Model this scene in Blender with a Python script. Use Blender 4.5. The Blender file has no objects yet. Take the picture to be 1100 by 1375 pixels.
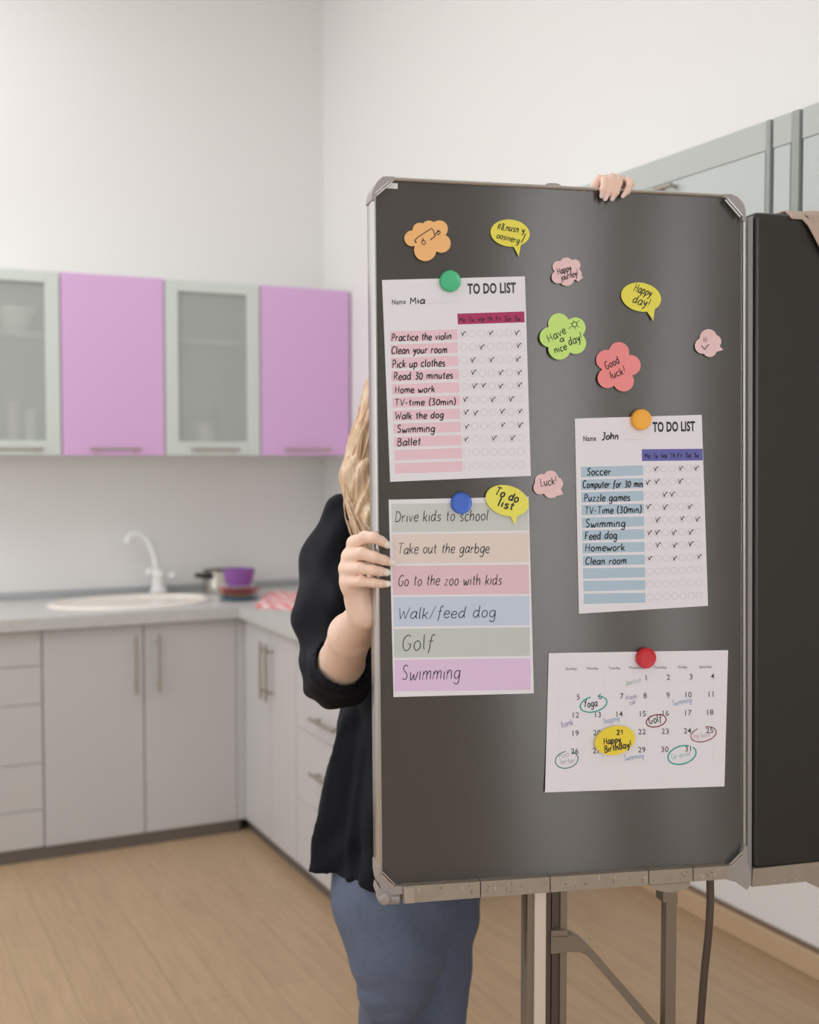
import bpy, bmesh, math, random
import numpy as np
from mathutils import Vector, Matrix

random.seed(7)
R = math.radians
SC = bpy.context.scene
COL = SC.collection

# ------------------------------------------------------------------ camera, light, exposure
CAM_H = 1.52
FPX = 1600.0                       # focal length in pixels of the 1100x1375 frame
PITCH = math.atan(74.5 / FPX)      # looking slightly down
YAW = R(26.2)                      # room axes: X along the back wall, Y towards it
cam_data = bpy.data.cameras.new('camera')
cam = bpy.data.objects.new('camera', cam_data)
COL.objects.link(cam)
cam.location = (0, 0, CAM_H)
cam.rotation_euler = (R(90) - PITCH, 0, -YAW)
cam_data.sensor_width = 36
cam_data.sensor_height = 36
cam_data.lens = 36 * FPX / 1375
cam_data.clip_start = 0.05
cam_data.dof.use_dof = True
cam_data.dof.focus_distance = 1.80
cam_data.dof.aperture_fstop = 3.3
SC.camera = cam

SC.view_settings.view_transform = 'Standard'
SC.view_settings.look = 'None'
SC.view_settings.gamma = 1
SC.view_settings.use_curve_mapping = False
SC.view_settings.exposure = 0.34

world = bpy.data.worlds.new('daylight')
SC.world = world
world.use_nodes = True
wb = world.node_tree.nodes['Background']
wb.inputs[0].default_value = (0.93, 0.96, 1.0, 1)
wb.inputs[1].default_value = 0.5

def area(name, loc, rot, sx, sy, power, color=(0.965, 0.985, 1.0)):
    l = bpy.data.lights.new(name, 'AREA')
    l.shape = 'RECTANGLE'
    l.size, l.size_y = sx, sy
    l.energy = power
    l.color = color
    o = bpy.data.objects.new(name, l)
    COL.objects.link(o)
    o.location = loc
    o.rotation_euler = rot
    return o

CEIL = 3.9
REAR_V, LEFT_U = -2.6, -2.4
# unseen window openings, added to light the room and band the board's reflection: rear wall (u0,u1,z0,z1), left wall (v0,v1,z0,z1)
REAR_WIN = [(-1.3, 0.1, 0.7, 2.9), (1.20, 1.74, 0.05, 3.3), (1.92, 2.24, 0.05, 3.3)]
LEFT_WIN = [(-1.6, 0.6, 0.9, 3.3), (2.5, 4.5, 0.9, 3.3)]
REAR_POWER = [15.5, 6.5, 7.0]             # watts per square metre of window
LEFT_POWER = [2.0, 7.5]
for i, (a, b, c, d) in enumerate(REAR_WIN):
    area('window_daylight', ((a + b) / 2, REAR_V - 0.12, (c + d) / 2), (R(90), 0, 0), b - a, d - c, REAR_POWER[i] * (b - a) * (d - c))
for i, (a, b, c, d) in enumerate(LEFT_WIN):
    area('window_daylight', (LEFT_U - 0.12, (a + b) / 2, (c + d) / 2), (R(90), 0, R(-90)), b - a, d - c, LEFT_POWER[i] * (b - a) * (d - c))
area('ceiling_lamp_light', (-0.6, 3.4, CEIL - 0.16), (0, 0, 0), 2.6, 2.6, 46)  # added fill light for walls and floor; no ceiling source is seen

# ------------------------------------------------------------------ pixel helpers: where a photo point lies in the room
FW = np.array([math.sin(YAW) * math.cos(PITCH), math.cos(YAW) * math.cos(PITCH), -math.sin(PITCH)])
RT = np.array([math.cos(YAW), -math.sin(YAW), 0])
UP = np.array([math.sin(YAW) * math.sin(PITCH), math.cos(YAW) * math.sin(PITCH), math.cos(PITCH)])
FH = np.array([math.sin(YAW), math.cos(YAW), 0])
CP = np.array([0, 0, CAM_H])
def ray(px, py):
    return FW + RT * ((px - 550) / FPX) + UP * ((687.5 - py) / FPX)
def at_v(px, py, v):
    d = ray(px, py); return CP + d * (v / d[1])
def at_u(px, py, u):
    d = ray(px, py); return CP + d * (u / d[0])
def at_z(px, py, z):
    d = ray(px, py); return CP + d * ((z - CAM_H) / d[2])
def L(px, py, depth):
    """point in the viewer frame (x right, y away, z up) at a horizontal distance"""
    d = ray(px, py); p = d * (depth / d.dot(FH))
    return np.array([p.dot(RT), depth, CAM_H + p[2]])
def toworld(v):
    v = np.asarray(v, float)
    return v[..., 0:1] * RT + v[..., 1:2] * FH + v[..., 2:3] * np.array([0, 0, 1.0])

# the grey board: a vertical plane, its right end turned away
BD_ANG = R(13.0)
BD = RT * math.cos(BD_ANG) + FH * math.sin(BD_ANG)      # to the right along the board
BN = RT * math.sin(BD_ANG) - FH * math.cos(BD_ANG)      # out of its front
_p = ray(505, 613); BP = CP + _p * (1.72 / _p.dot(FH)); BP = np.array([BP[0], BP[1], 0.0])
def B(px, py, h=0.0):
    """point on the board (h metres in front of its face) seen at a photo point"""
    d = ray(px, py); o = BP + BN * h
    return CP + d * ((o - CP).dot(BN) / d.dot(BN))
def BS(px, py):
    q = B(px, py) - BP
    return q.dot(BD), q[2]
def BW(s, t, h=0.0):
    return BP + BD * s + np.array([0, 0, 1.0]) * t + BN * h

# ------------------------------------------------------------------ materials
def mat(name, color, rough=0.5, metal=0.0, bump=0.0, bscale=200, spec=0.5, var=0.0, vscale=8, stretch=None, sub=0.0, subcol=None):
    m = bpy.data.materials.new(name)
    m.use_nodes = True
    nt = m.node_tree; N = nt.nodes; K = nt.links
    b = N['Principled BSDF']
    c = tuple(color) + (1,) if len(color) == 3 else color
    b.inputs['Base Color'].default_value = c
    b.inputs['Roughness'].default_value = rough
    b.inputs['Metallic'].default_value = metal
    b.inputs['Specular IOR Level'].default_value = spec
    if sub:
        b.inputs['Subsurface Weight'].default_value = sub
        b.inputs['Subsurface Radius'].default_value = (0.012, 0.004, 0.002)
        b.inputs['Subsurface Scale'].default_value = 0.5
    if var or bump:
        tc = N.new('ShaderNodeTexCoord'); mp = N.new('ShaderNodeMapping')
        K.new(tc.outputs['Object'], mp.inputs[0])
        if stretch: mp.inputs['Scale'].default_value = stretch
    if var:
        nz = N.new('ShaderNodeTexNoise'); nz.inputs['Scale'].default_value = vscale; nz.inputs['Detail'].default_value = 4
        K.new(mp.outputs[0], nz.inputs['Vector'])
        mx = N.new('ShaderNodeMix'); mx.data_type = 'RGBA'
        mx.inputs[6].default_value = tuple(x * (1 - var) for x in c[:3]) + (1,)
        mx.inputs[7].default_value = tuple(min(1, x * (1 + var)) for x in c[:3]) + (1,)
        K.new(nz.outputs['Fac'], mx.inputs[0]); K.new(mx.outputs[2], b.inputs['Base Color'])
    if bump:
        n2 = N.new('ShaderNodeTexNoise'); n2.inputs['Scale'].default_value = bscale; n2.inputs['Detail'].default_value = 3
        K.new(mp.outputs[0], n2.inputs['Vector'])
        bp = N.new('ShaderNodeBump'); bp.inputs['Strength'].default_value = bump; bp.inputs['Distance'].default_value = 0.002
        K.new(n2.outputs['Fac'], bp.inputs['Height']); K.new(bp.outputs[0], b.inputs['Normal'])
    return m
def srgb(r, g, b):
    f = lambda c: (c / 255) / 12.92 if c / 255 <= 0.04045 else ((c / 255 + 0.055) / 1.055) ** 2.4
    return (f(r), f(g), f(b))

M = {}
M['wall'] = mat('white_wall_paint', srgb(233, 231, 229), 0.75, bump=0.05, bscale=300)
M['ceil'] = mat('white_ceiling_paint', srgb(240, 240, 238), 0.8)
M['lilac'] = mat('lilac_laminate', srgb(221, 178, 223), 0.38)
M['whitelam'] = mat('pale_grey_laminate', srgb(200, 198, 198), 0.42, var=0.02, vscale=6)
M['carcass'] = mat('cabinet_board', srgb(226, 228, 225), 0.5)
M['gap'] = mat('dark_gap', srgb(90, 86, 84), 0.7)
M['mint'] = mat('pale_aluminium', srgb(212, 220, 214), 0.4, metal=0.1)
M['handle'] = mat('brushed_handle', srgb(172, 162, 150), 0.38, metal=0.6)
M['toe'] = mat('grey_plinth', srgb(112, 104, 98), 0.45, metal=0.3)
M['stone'] = mat('grey_stone_worktop', srgb(198, 197, 195), 0.4, var=0.10, vscale=38)
M['upstand'] = mat('aluminium_upstand', srgb(178, 182, 184), 0.4, metal=0.3)
M['ceramic'] = mat('cream_ceramic', srgb(240, 232, 224), 0.18)
M['chrome_white'] = mat('white_enamel', srgb(236, 237, 235), 0.2)
M['steel'] = mat('stainless_steel', srgb(200, 196, 188), 0.22, metal=0.9)
M['blackplastic'] = mat('black_plastic', srgb(34, 34, 36), 0.4)
M['greyfit'] = mat('grey_fitting', srgb(120, 122, 122), 0.45, metal=0.2)
M['purple'] = mat('purple_glaze', srgb(138, 84, 160), 0.3)
M['plate_lilac'] = mat('lilac_white_glaze', srgb(224, 212, 226), 0.3)
M['plate_red'] = mat('red_glaze', srgb(184, 50, 66), 0.3)
M['plate_tan'] = mat('tan_glaze', srgb(196, 140, 116), 0.3)
M['plate_blue'] = mat('blue_glaze', srgb(92, 140, 168), 0.3)
M['glassware'] = mat('pale_glassware', srgb(218, 222, 220), 0.15)
M['pinkglass'] = mat('pinkish_glassware', srgb(216, 200, 192), 0.2)
M['brown'] = mat('brown_wood', srgb(112, 84, 76), 0.5)
M['jarred'] = mat('red_label', srgb(196, 30, 34), 0.3)
M['jargreen'] = mat('dark_green_glass', srgb(22, 60, 44), 0.2)
M['jarbrown'] = mat('brown_glass', srgb(70, 46, 38), 0.25)
M['white'] = mat('white_plastic', srgb(236, 234, 232), 0.4)
M['board'] = mat('grey_satin_metal', srgb(103, 101, 99), 0.26, metal=0.76)
_b = M['board'].node_tree.nodes['Principled BSDF']; _b.inputs['Anisotropic'].default_value = 1.0     # brushed up and down
_c = M['board'].node_tree.nodes.new('ShaderNodeCombineXYZ'); _c.inputs[2].default_value = 1.0
M['board'].node_tree.links.new(_c.outputs[0], _b.inputs['Tangent'])
M['alu'] = mat('silver_aluminium', srgb(206, 204, 202), 0.24, metal=0.9)
M['alucorner'] = mat('grey_plastic_corner', srgb(164, 156, 153), 0.35, metal=0.15)
M['strip'] = mat('worn_beige_metal', srgb(164, 152, 138), 0.42, metal=0.35, var=0.12, vscale=60)
M['stripdark'] = mat('shadow_grey_metal', srgb(96, 90, 82), 0.4, metal=0.4)  # darker grey metal, no part uses it
M['scratch'] = mat('rust_fleck', srgb(104, 84, 66), 0.6)
M['scratchlight'] = mat('bright_scratch', srgb(214, 204, 190), 0.35, metal=0.4)
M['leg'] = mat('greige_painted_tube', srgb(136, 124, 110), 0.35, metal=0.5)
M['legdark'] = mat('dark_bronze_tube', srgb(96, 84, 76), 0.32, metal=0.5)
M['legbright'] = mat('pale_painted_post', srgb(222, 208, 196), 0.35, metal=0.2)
M['case'] = mat('charcoal_metal', srgb(47, 44, 39), 0.42, metal=0.35)
M['caseedge'] = mat('charcoal_edge_metal', srgb(62, 61, 58), 0.32, metal=0.5)
M['gasket'] = mat('pale_grey_gasket', srgb(150, 146, 143), 0.5)
M['beige'] = mat('beige_cloth', srgb(196, 174, 158), 0.85, bump=0.3, bscale=900)
M['paper'] = mat('white_paper', srgb(238, 234, 240), 0.6)
M['ink'] = mat('black_ink', srgb(20, 19, 22), 0.5)
M['print'] = mat('dark_print', srgb(62, 60, 66), 0.6)
M['printblack'] = mat('black_print', srgb(36, 34, 38), 0.6)
M['faint'] = mat('faint_grey_print', srgb(196, 190, 192), 0.6)
M['grid'] = mat('very_faint_print', srgb(222, 217, 220), 0.6)
def flat(name, rgb): M[name] = mat('print_' + name, srgb(*rgb), 0.6)
flat('pink', (240, 204, 214)); flat('magenta', (178, 48, 98)); flat('blueband', (182, 203, 220)); flat('violet', (104, 102, 178))
flat('sage', (208, 212, 207)); flat('peach', (232, 217, 207)); flat('rose', (233, 198, 206)); flat('sky', (203, 214, 234))
flat('sage2', (202, 208, 203)); flat('orchid', (230, 202, 233))
flat('teal', (40, 170, 160)); flat('darkred', (140, 28, 50)); flat('green', (52, 128, 100))
flat('inkblue', (118, 160, 198)); flat('inkpurple', (122, 112, 168)); flat('inkgrey', (134, 164, 152)); flat('inkpink', (212, 170, 182)); flat('inkteal', (126, 190, 186)); flat('inkmauve', (160, 146, 170))
def note(name, rgb): M[name] = mat('note_' + name, srgb(*rgb), 0.55)
note('n_orange', (248, 190, 122)); note('n_yellow', (238, 226, 84)); note('n_pink', (240, 202, 202)); note('n_green', (204, 238, 130))
note('n_coral', (246, 146, 144)); note('n_gold', (246, 218, 62)); note('n_lemon', (240, 232, 96))
def plast(name, rgb): M[name] = mat('magnet_' + name, srgb(*rgb), 0.3)
plast('m_green', (66, 190, 132)); plast('m_blue', (58, 104, 208)); plast('m_orange', (250, 176, 52)); plast('m_red', (206, 36, 48))
M['skin'] = mat('fair_skin', srgb(246, 212, 192), 0.45, sub=0.25, bump=0.08, bscale=900, var=0.04, vscale=40)
M['nail'] = mat('nude_nail_polish', srgb(252, 240, 228), 0.12)
M['nailrose'] = mat('rose_nail_polish', srgb(248, 222, 214), 0.15)
M['upright'] = mat('grey_green_upright', srgb(158, 163, 159), 0.4)
M['tunic'] = mat('black_navy_cotton', srgb(15, 18, 27), 0.7, bump=0.25, bscale=900, spec=0.22)
M['jeans'] = mat('slate_blue_denim', srgb(100, 109, 130), 0.8, bump=0.4, bscale=1100, var=0.14, vscale=90, spec=0.2)
M['seam'] = mat('denim_seam', srgb(74, 82, 100), 0.8)
M['shoe'] = mat('white_leather', srgb(225, 222, 220), 0.5)
M['eye'] = mat('eye_white', srgb(235, 230, 228), 0.2)
M['iris'] = mat('eye_iris', srgb(70, 90, 100), 0.2)
M['lip'] = mat('lip_pink', srgb(190, 110, 108), 0.4)
M['button'] = mat('dark_button', srgb(60, 60, 58), 0.35)

def hair_mat():
    m = mat('blonde_hair', srgb(214, 180, 134), 0.45)
    nt = m.node_tree; N = nt.nodes; K = nt.links; b = N['Principled BSDF']
    tc = N.new('ShaderNodeTexCoord'); mp = N.new('ShaderNodeMapping'); mp.inputs['Scale'].default_value = (60, 60, 3)
    K.new(tc.outputs['Object'], mp.inputs[0])
    nz = N.new('ShaderNodeTexNoise'); nz.inputs['Scale'].default_value = 2.2; nz.inputs['Detail'].default_value = 3
    K.new(mp.outputs[0], nz.inputs['Vector'])
    cr = N.new('ShaderNodeValToRGB')
    cr.color_ramp.elements[0].position = 0.3; cr.color_ramp.elements[0].color = srgb(196, 150, 104) + (1,)
    cr.color_ramp.elements[1].position = 0.72; cr.color_ramp.elements[1].color = srgb(244, 226, 198) + (1,)
    K.new(nz.outputs['Fac'], cr.inputs[0]); K.new(cr.outputs[0], b.inputs['Base Color'])
    return m
M['hair'] = hair_mat()

def floor_mat():
    m = mat('oak_laminate', srgb(186, 158, 126), 0.36)
    nt = m.node_tree; N = nt.nodes; K = nt.links; b = N['Principled BSDF']
    tc = N.new('ShaderNodeTexCoord'); mp = N.new('ShaderNodeMapping')
    mp.inputs['Rotation'].default_value = (0, 0, R(90))
    K.new(tc.outputs['Object'], mp.inputs[0])
    br = N.new('ShaderNodeTexBrick')
    br.inputs['Scale'].default_value = 1.0
    br.inputs['Brick Width'].default_value = 1.25; br.inputs['Row Height'].default_value = 0.13
    br.inputs['Mortar Size'].default_value = 0.0016
    br.inputs['Color1'].default_value = srgb(182, 154, 122) + (1,)
    br.inputs['Color2'].default_value = srgb(177, 149, 118) + (1,)
    br.inputs['Mortar'].default_value = srgb(158, 132, 103) + (1,)
    K.new(mp.outputs[0], br.inputs['Vector'])
    mp2 = N.new('ShaderNodeMapping'); mp2.inputs['Scale'].default_value = (14, 1.2, 1)
    K.new(tc.outputs['Object'], mp2.inputs[0])
    nz = N.new('ShaderNodeTexNoise'); nz.inputs['Scale'].default_value = 5; nz.inputs['Detail'].default_value = 5
    K.new(mp2.outputs[0], nz.inputs['Vector'])
    mx = N.new('ShaderNodeMix'); mx.data_type = 'RGBA'; mx.blend_type = 'OVERLAY'; mx.inputs[0].default_value = 0.22
    K.new(br.outputs['Color'], mx.inputs[6]); K.new(nz.outputs['Fac'], mx.inputs[7])
    K.new(mx.outputs[2], b.inputs['Base Color'])
    return m
M['floor'] = floor_mat()
M['oak'] = mat('oak_skirting', srgb(198, 170, 138), 0.45, var=0.06, vscale=4, stretch=(6, 1, 6))
M['oakdark'] = mat('skirting_bead', srgb(122, 104, 86), 0.5)

def frosted():
    m = bpy.data.materials.new('frosted_glass'); m.use_nodes = True
    nt = m.node_tree; N = nt.nodes; K = nt.links; N.remove(N['Principled BSDF'])
    t = N.new('ShaderNodeBsdfTransparent'); t.inputs[0].default_value = (0.97, 0.985, 0.975, 1)
    p = N.new('ShaderNodeBsdfPrincipled'); p.inputs['Base Color'].default_value = srgb(216, 221, 217) + (1,); p.inputs['Roughness'].default_value = 0.35
    mx = N.new('ShaderNodeMixShader'); mx.inputs[0].default_value = 0.38
    K.new(t.outputs[0], mx.inputs[1]); K.new(p.outputs[0], mx.inputs[2]); K.new(mx.outputs[0], N['Material Output'].inputs[0])
    return m
M['frost'] = frosted()
def clear():
    m = bpy.data.materials.new('window_glass'); m.use_nodes = True
    nt = m.node_tree; N = nt.nodes; K = nt.links; N.remove(N['Principled BSDF'])
    t = N.new('ShaderNodeBsdfTransparent'); g = N.new('ShaderNodeBsdfGlossy'); g.inputs['Roughness'].default_value = 0.02
    mx = N.new('ShaderNodeMixShader'); mx.inputs[0].default_value = 0.05
    K.new(t.outputs[0], mx.inputs[1]); K.new(g.outputs[0], mx.inputs[2]); K.new(mx.outputs[0], N['Material Output'].inputs[0])
    return m
M['clear'] = clear()
M['paleglass'] = mat('pale_back_painted_glass', srgb(196, 203, 201), 0.22)
M['paleglass2'] = mat('pale_grey_green_board', srgb(188, 193, 190), 0.35)
def check():
    m = mat('red_white_check', srgb(235, 225, 222), 0.85)
    nt = m.node_tree; N = nt.nodes; K = nt.links; b = N['Principled BSDF']
    tc = N.new('ShaderNodeTexCoord'); sp = N.new('ShaderNodeSeparateXYZ'); K.new(tc.outputs['Object'], sp.inputs[0])
    outs = []
    for ax in (0, 1):
        a = N.new('ShaderNodeMath'); a.operation = 'MULTIPLY'; a.inputs[1].default_value = 1 / 0.044; K.new(sp.outputs[ax], a.inputs[0])
        f = N.new('ShaderNodeMath'); f.operation = 'FRACT'; K.new(a.outputs[0], f.inputs[0])
        g = N.new('ShaderNodeMath'); g.operation = 'GREATER_THAN'; g.inputs[1].default_value = 0.5; K.new(f.outputs[0], g.inputs[0])
        outs.append(g)
    s = N.new('ShaderNodeMath'); s.operation = 'ADD'; K.new(outs[0].outputs[0], s.inputs[0]); K.new(outs[1].outputs[0], s.inputs[1])
    h = N.new('ShaderNodeMath'); h.operation = 'MULTIPLY'; h.inputs[1].default_value = 0.5; K.new(s.outputs[0], h.inputs[0])
    mx = N.new('ShaderNodeMix'); mx.data_type = 'RGBA'
    mx.inputs[6].default_value = srgb(242, 232, 230) + (1,); mx.inputs[7].default_value = srgb(222, 84, 88) + (1,)
    K.new(h.outputs[0], mx.inputs[0]); K.new(mx.outputs[2], b.inputs['Base Color'])
    return m
M['check'] = check()

# ------------------------------------------------------------------ mesh helpers
class MB:
    def __init__(self): self.v = []; self.f = []; self.boxy = False
    def add(self, vs, fs):
        o = len(self.v); self.v += [tuple(map(float, p)) for p in vs]; self.f += [tuple(i + o for i in f) for f in fs]; return self
    def box(self, a, b, bev=0.0, seg=2):
        self.boxy = True
        bm = bmesh.new(); bmesh.ops.create_cube(bm, size=1)
        c = [(a[i] + b[i]) / 2 for i in range(3)]; s = [abs(b[i] - a[i]) for i in range(3)]
        for v in bm.verts: v.co = Vector([c[i] + v.co[i] * s[i] for i in range(3)])
        if bev: bmesh.ops.bevel(bm, geom=bm.edges[:], offset=min(bev, min(s) * 0.49), segments=seg, profile=0.5, affect='EDGES')
        return self.bm(bm)
    def bm(self, bm):
        bm.verts.index_update()
        self.add([v.co for v in bm.verts], [[v.index for v in f.verts] for f in bm.faces]); bm.free(); return self
    def tube(self, pts, r, n=12, closed=False, squash=None):
        """round tube along points; r one radius or one per point; squash = (axis vector, factor)"""
        P = [np.array(p, float) for p in pts]; k = len(P)
        rr = r if hasattr(r, '__len__') else [r] * k
        T = []
        for i in range(k):
            a = P[(i - 1) % k] if closed or i > 0 else P[0]; b = P[(i + 1) % k] if closed or i < k - 1 else P[-1]
            t = b - a; T.append(t / (np.linalg.norm(t) + 1e-9))
        ref = np.array([0, 0, 1.0]) if abs(T[0][2]) < 0.9 else np.array([1.0, 0, 0])
        x = np.cross(T[0], ref); x /= np.linalg.norm(x)
        vs = []
        for i in range(k):
            x = x - T[i] * x.dot(T[i]); x /= np.linalg.norm(x) + 1e-9; y = np.cross(T[i], x)
            for j in range(n):
                a = 2 * math.pi * j / n; q = (x * math.cos(a) + y * math.sin(a)) * rr[i]
                if squash is not None:
                    ax = np.array(squash[0]); q = q + ax * q.dot(ax) * (squash[1] - 1)
                vs.append(P[i] + q)
        fs = []
        for i in range(k if closed else k - 1):
            i2 = (i + 1) % k
            for j in range(n):
                j2 = (j + 1) % n; fs.append((i * n + j, i * n + j2, i2 * n + j2, i2 * n + j))
        if not closed:
            fs.append(tuple(range(n - 1, -1, -1))); fs.append(tuple((k - 1) * n + j for j in range(n)))
        return self.add(vs, fs)
    def lathe(self, prof, c=(0, 0, 0), n=40, sx=1, sy=1, ax=None):
        """profile [(r,z)] about z (or about frame ax=(X,Y,Z)) at c"""
        X, Y, Z = ax if ax is not None else (np.array([1.0, 0, 0]), np.array([0, 1.0, 0]), np.array([0, 0, 1.0]))
        c = np.array(c, float); vs = []
        for r, z in prof:
            for j in range(n):
                a = 2 * math.pi * j / n; vs.append(c + X * r * sx * math.cos(a) + Y * r * sy * math.sin(a) + Z * z)
        fs = []
        for i in range(len(prof) - 1):
            for j in range(n):
                j2 = (j + 1) % n; fs.append((i * n + j, i * n + j2, (i + 1) * n + j2, (i + 1) * n + j))
        if prof[0][0] > 1e-6: fs.append(tuple(range(n - 1, -1, -1)))
        if prof[-1][0] > 1e-6: fs.append(tuple((len(prof) - 1) * n + j for j in range(n)))
        return self.add(vs, fs)
    def prism(self, outline, fa, fb):
        """closed outline list mapped by fa(p) (front) and fb(p) (back)"""
        n = len(outline); vs = [fa(p) for p in outline] + [fb(p) for p in outline]
        fs = [tuple(range(n)), tuple(range(2 * n - 1, n - 1, -1))] + [(i, i + n, (i + 1) % n + n, (i + 1) % n) for i in range(n)]
        return self.add(vs, fs)
    def build(self, name, m, parent=None, origin=None, smooth=35, label=None):
        if parent is not None: origin = parent['_o']
        elif origin is None:
            a = np.array(self.v); origin = (a.min(0) + a.max(0)) / 2; origin[2] = a[:, 2].min()
        o3 = np.array(origin, float)
        me = bpy.data.meshes.new(name)
        me.from_pydata([tuple(np.array(p) - o3) for p in self.v], [], self.f)
        me.validate(); me.update()
        bm = bmesh.new(); bm.from_mesh(me); bmesh.ops.recalc_face_normals(bm, faces=bm.faces[:]); bm.to_mesh(me); bm.free()
        me.materials.append(m)
        if self.boxy: smooth = 10
        if smooth:
            me.polygons.foreach_set('use_smooth', [True] * len(me.polygons))
            me.set_sharp_from_angle(angle=R(smooth))
        o = bpy.data.objects.new(name, me); COL.objects.link(o)
        if parent is not None:
            o.parent = parent[0] if isinstance(parent, tuple) else parent['obj']
        else: o.location = o3
        if label: o['label'] = label
        return o

class Thing(dict):
    pass
def thing(name, label, cat, loc, group=None):
    o = bpy.data.objects.new(name, None); o.empty_display_size = 0.05; COL.objects.link(o)
    o.location = tuple(map(float, loc)); o['label'] = label; o['category'] = cat
    if group: o['group'] = group
    return Thing(obj=o, _o=np.array(loc, float))
def as_thing(o):
    return Thing(obj=o, _o=np.array(o.location))
def sub(o, t):
    """a parent record for sub-parts under part o of thing t"""
    return Thing(obj=o, _o=t['_o'])
def tag(o, label, cat, group=None):
    o['label'] = label; o['category'] = cat
    if group: o['group'] = group
    return o
def structure(o): o['kind'] = 'structure'; return o

def catmull(pts, k=5, closed=False):
    P = [np.array(p, float) for p in pts]; n = len(P)
    if n < 3: return P
    out = []
    for i in range(n if closed else n - 1):
        g = lambda j: P[j % n] if closed else P[min(max(j, 0), n - 1)]
        a, b, c, d = g(i - 1), g(i), g(i + 1), g(i + 2)
        for s in range(k):
            t = s / k
            out.append(0.5 * (2 * b + (c - a) * t + (2 * a - 5 * b + 4 * c - d) * t * t + (3 * b - a - 3 * c + d) * t ** 3))
    if not closed: out.append(P[-1])
    return out

# ------------------------------------------------------------------ the room
BACK, RIGHT, NICHE = 5.21, 2.115, 2.58
t_ = 0.12
structure(MB().box((LEFT_U - t_, REAR_V - t_, -0.1), (NICHE + t_, BACK + t_, 0)).build('floor', M['floor']))
structure(MB().box((LEFT_U - t_, REAR_V - t_, CEIL), (NICHE + t_, BACK + t_, CEIL + 0.1)).build('ceiling', M['ceil']))
structure(MB().box((LEFT_U - t_, BACK, 0), (NICHE + t_, BACK + t_, CEIL)).build('wall_back', M['wall']))
# right wall: full height behind the kitchen corner, then a wide low recess under the wall cabinets
JOG = 3.55
wr = MB()
wr.box((RIGHT, JOG, 0), (NICHE + t_, BACK, CEIL))
wr.box((RIGHT, 0.3, 1.25), (NICHE + t_, JOG, CEIL))
wr.box((NICHE, 0.3, 0), (NICHE + t_, JOG, 1.25))
wr.box((NICHE, REAR_V, 0), (NICHE + t_, 0.3, CEIL))
structure(wr.build('wall_right', M['wall']))
def wall_with_holes(name, axis, pos, lo, hi, wins):
    w = MB(); p0, p1 = pos - t_, pos
    def bx(a, b, z0, z1):
        if axis == 'v': w.box((a, p0, z0), (b, p1, z1))
        else: w.box((p0, a, z0), (p1, b, z1))
    e = lo
    for (a, b, z0, z1) in wins:
        bx(e, a, 0, CEIL); bx(a, b, 0, z0); bx(a, b, z1, CEIL); e = b
    bx(e, hi, 0, CEIL)
    structure(w.build(name, M['wall']))
wall_with_holes('wall_rear', 'v', REAR_V, LEFT_U, NICHE, REAR_WIN)
wall_with_holes('wall_left', 'u', LEFT_U, REAR_V, BACK, LEFT_WIN)
k = 0
for axis, pos, wins in (('v', REAR_V, REAR_WIN), ('u', LEFT_U, LEFT_WIN)):
    for (a, b, z0, z1) in wins:
        k += 1
        f = MB(); g = MB()
        def bx(m_, a0, b0, c0, d0, p, q):
            if axis == 'v': m_.box((a0, p, c0), (b0, q, d0), 0.004)
            else: m_.box((p, a0, c0), (q, b0, d0), 0.004)
        p, q = pos - 0.08, pos - 0.02
        fw = 0.06
        bx(f, a, a + fw, z0, z1, p, q); bx(f, b - fw, b, z0, z1, p, q)
        bx(f, a + fw, b - fw, z0, z0 + fw, p, q); bx(f, a + fw, b - fw, z1 - fw, z1, p, q)
        mid = (a + b) / 2
        if b - a > 1: bx(f, mid - 0.045, mid + 0.045, z0 + fw, z1 - fw, p, q)
        o = structure(f.build('window_%d' % k, M['white']))  # unseen window, placed for its light and reflection
        bx(g, a + fw, b - fw, z0 + fw, z1 - fw, pos - 0.052, pos - 0.046)
        g.build('pane', M['clear'], as_thing(o))
bb = MB()
bb.box((NICHE - 0.022, REAR_V, 0), (NICHE, JOG, 0.075), 0.004)
sk = structure(bb.build('baseboard_right', M['oak']))
MB().box((NICHE - 0.012, REAR_V, 0.075), (NICHE, JOG, 0.088), 0.004).build('bead', M['oakdark'], as_thing(sk))
# unseen panel, added to carry the ceiling fill light
lp = thing('ceiling_lamp', 'flat square white ceiling lamp panel high above the kitchen floor', 'lamp', (-0.6, 3.4, CEIL - 0.15))
fr = MB()
for s in (-1, 1):
    fr.box((-0.6 + s * 1.33 - 0.03, 2.04, CEIL - 0.15), (-0.6 + s * 1.33 + 0.03, 4.76, CEIL - 0.001), 0.005)
    fr.box((-1.9, 3.4 + s * 1.33 - 0.03, CEIL - 0.15), (0.7, 3.4 + s * 1.33 + 0.03, CEIL - 0.001), 0.005)
fr.build('lamp_frame', M['white'], lp)
MB().box((-1.9, 2.1, CEIL - 0.03), (0.7, 4.7, CEIL - 0.001)).build('reflector', M['white'], lp)

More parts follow.
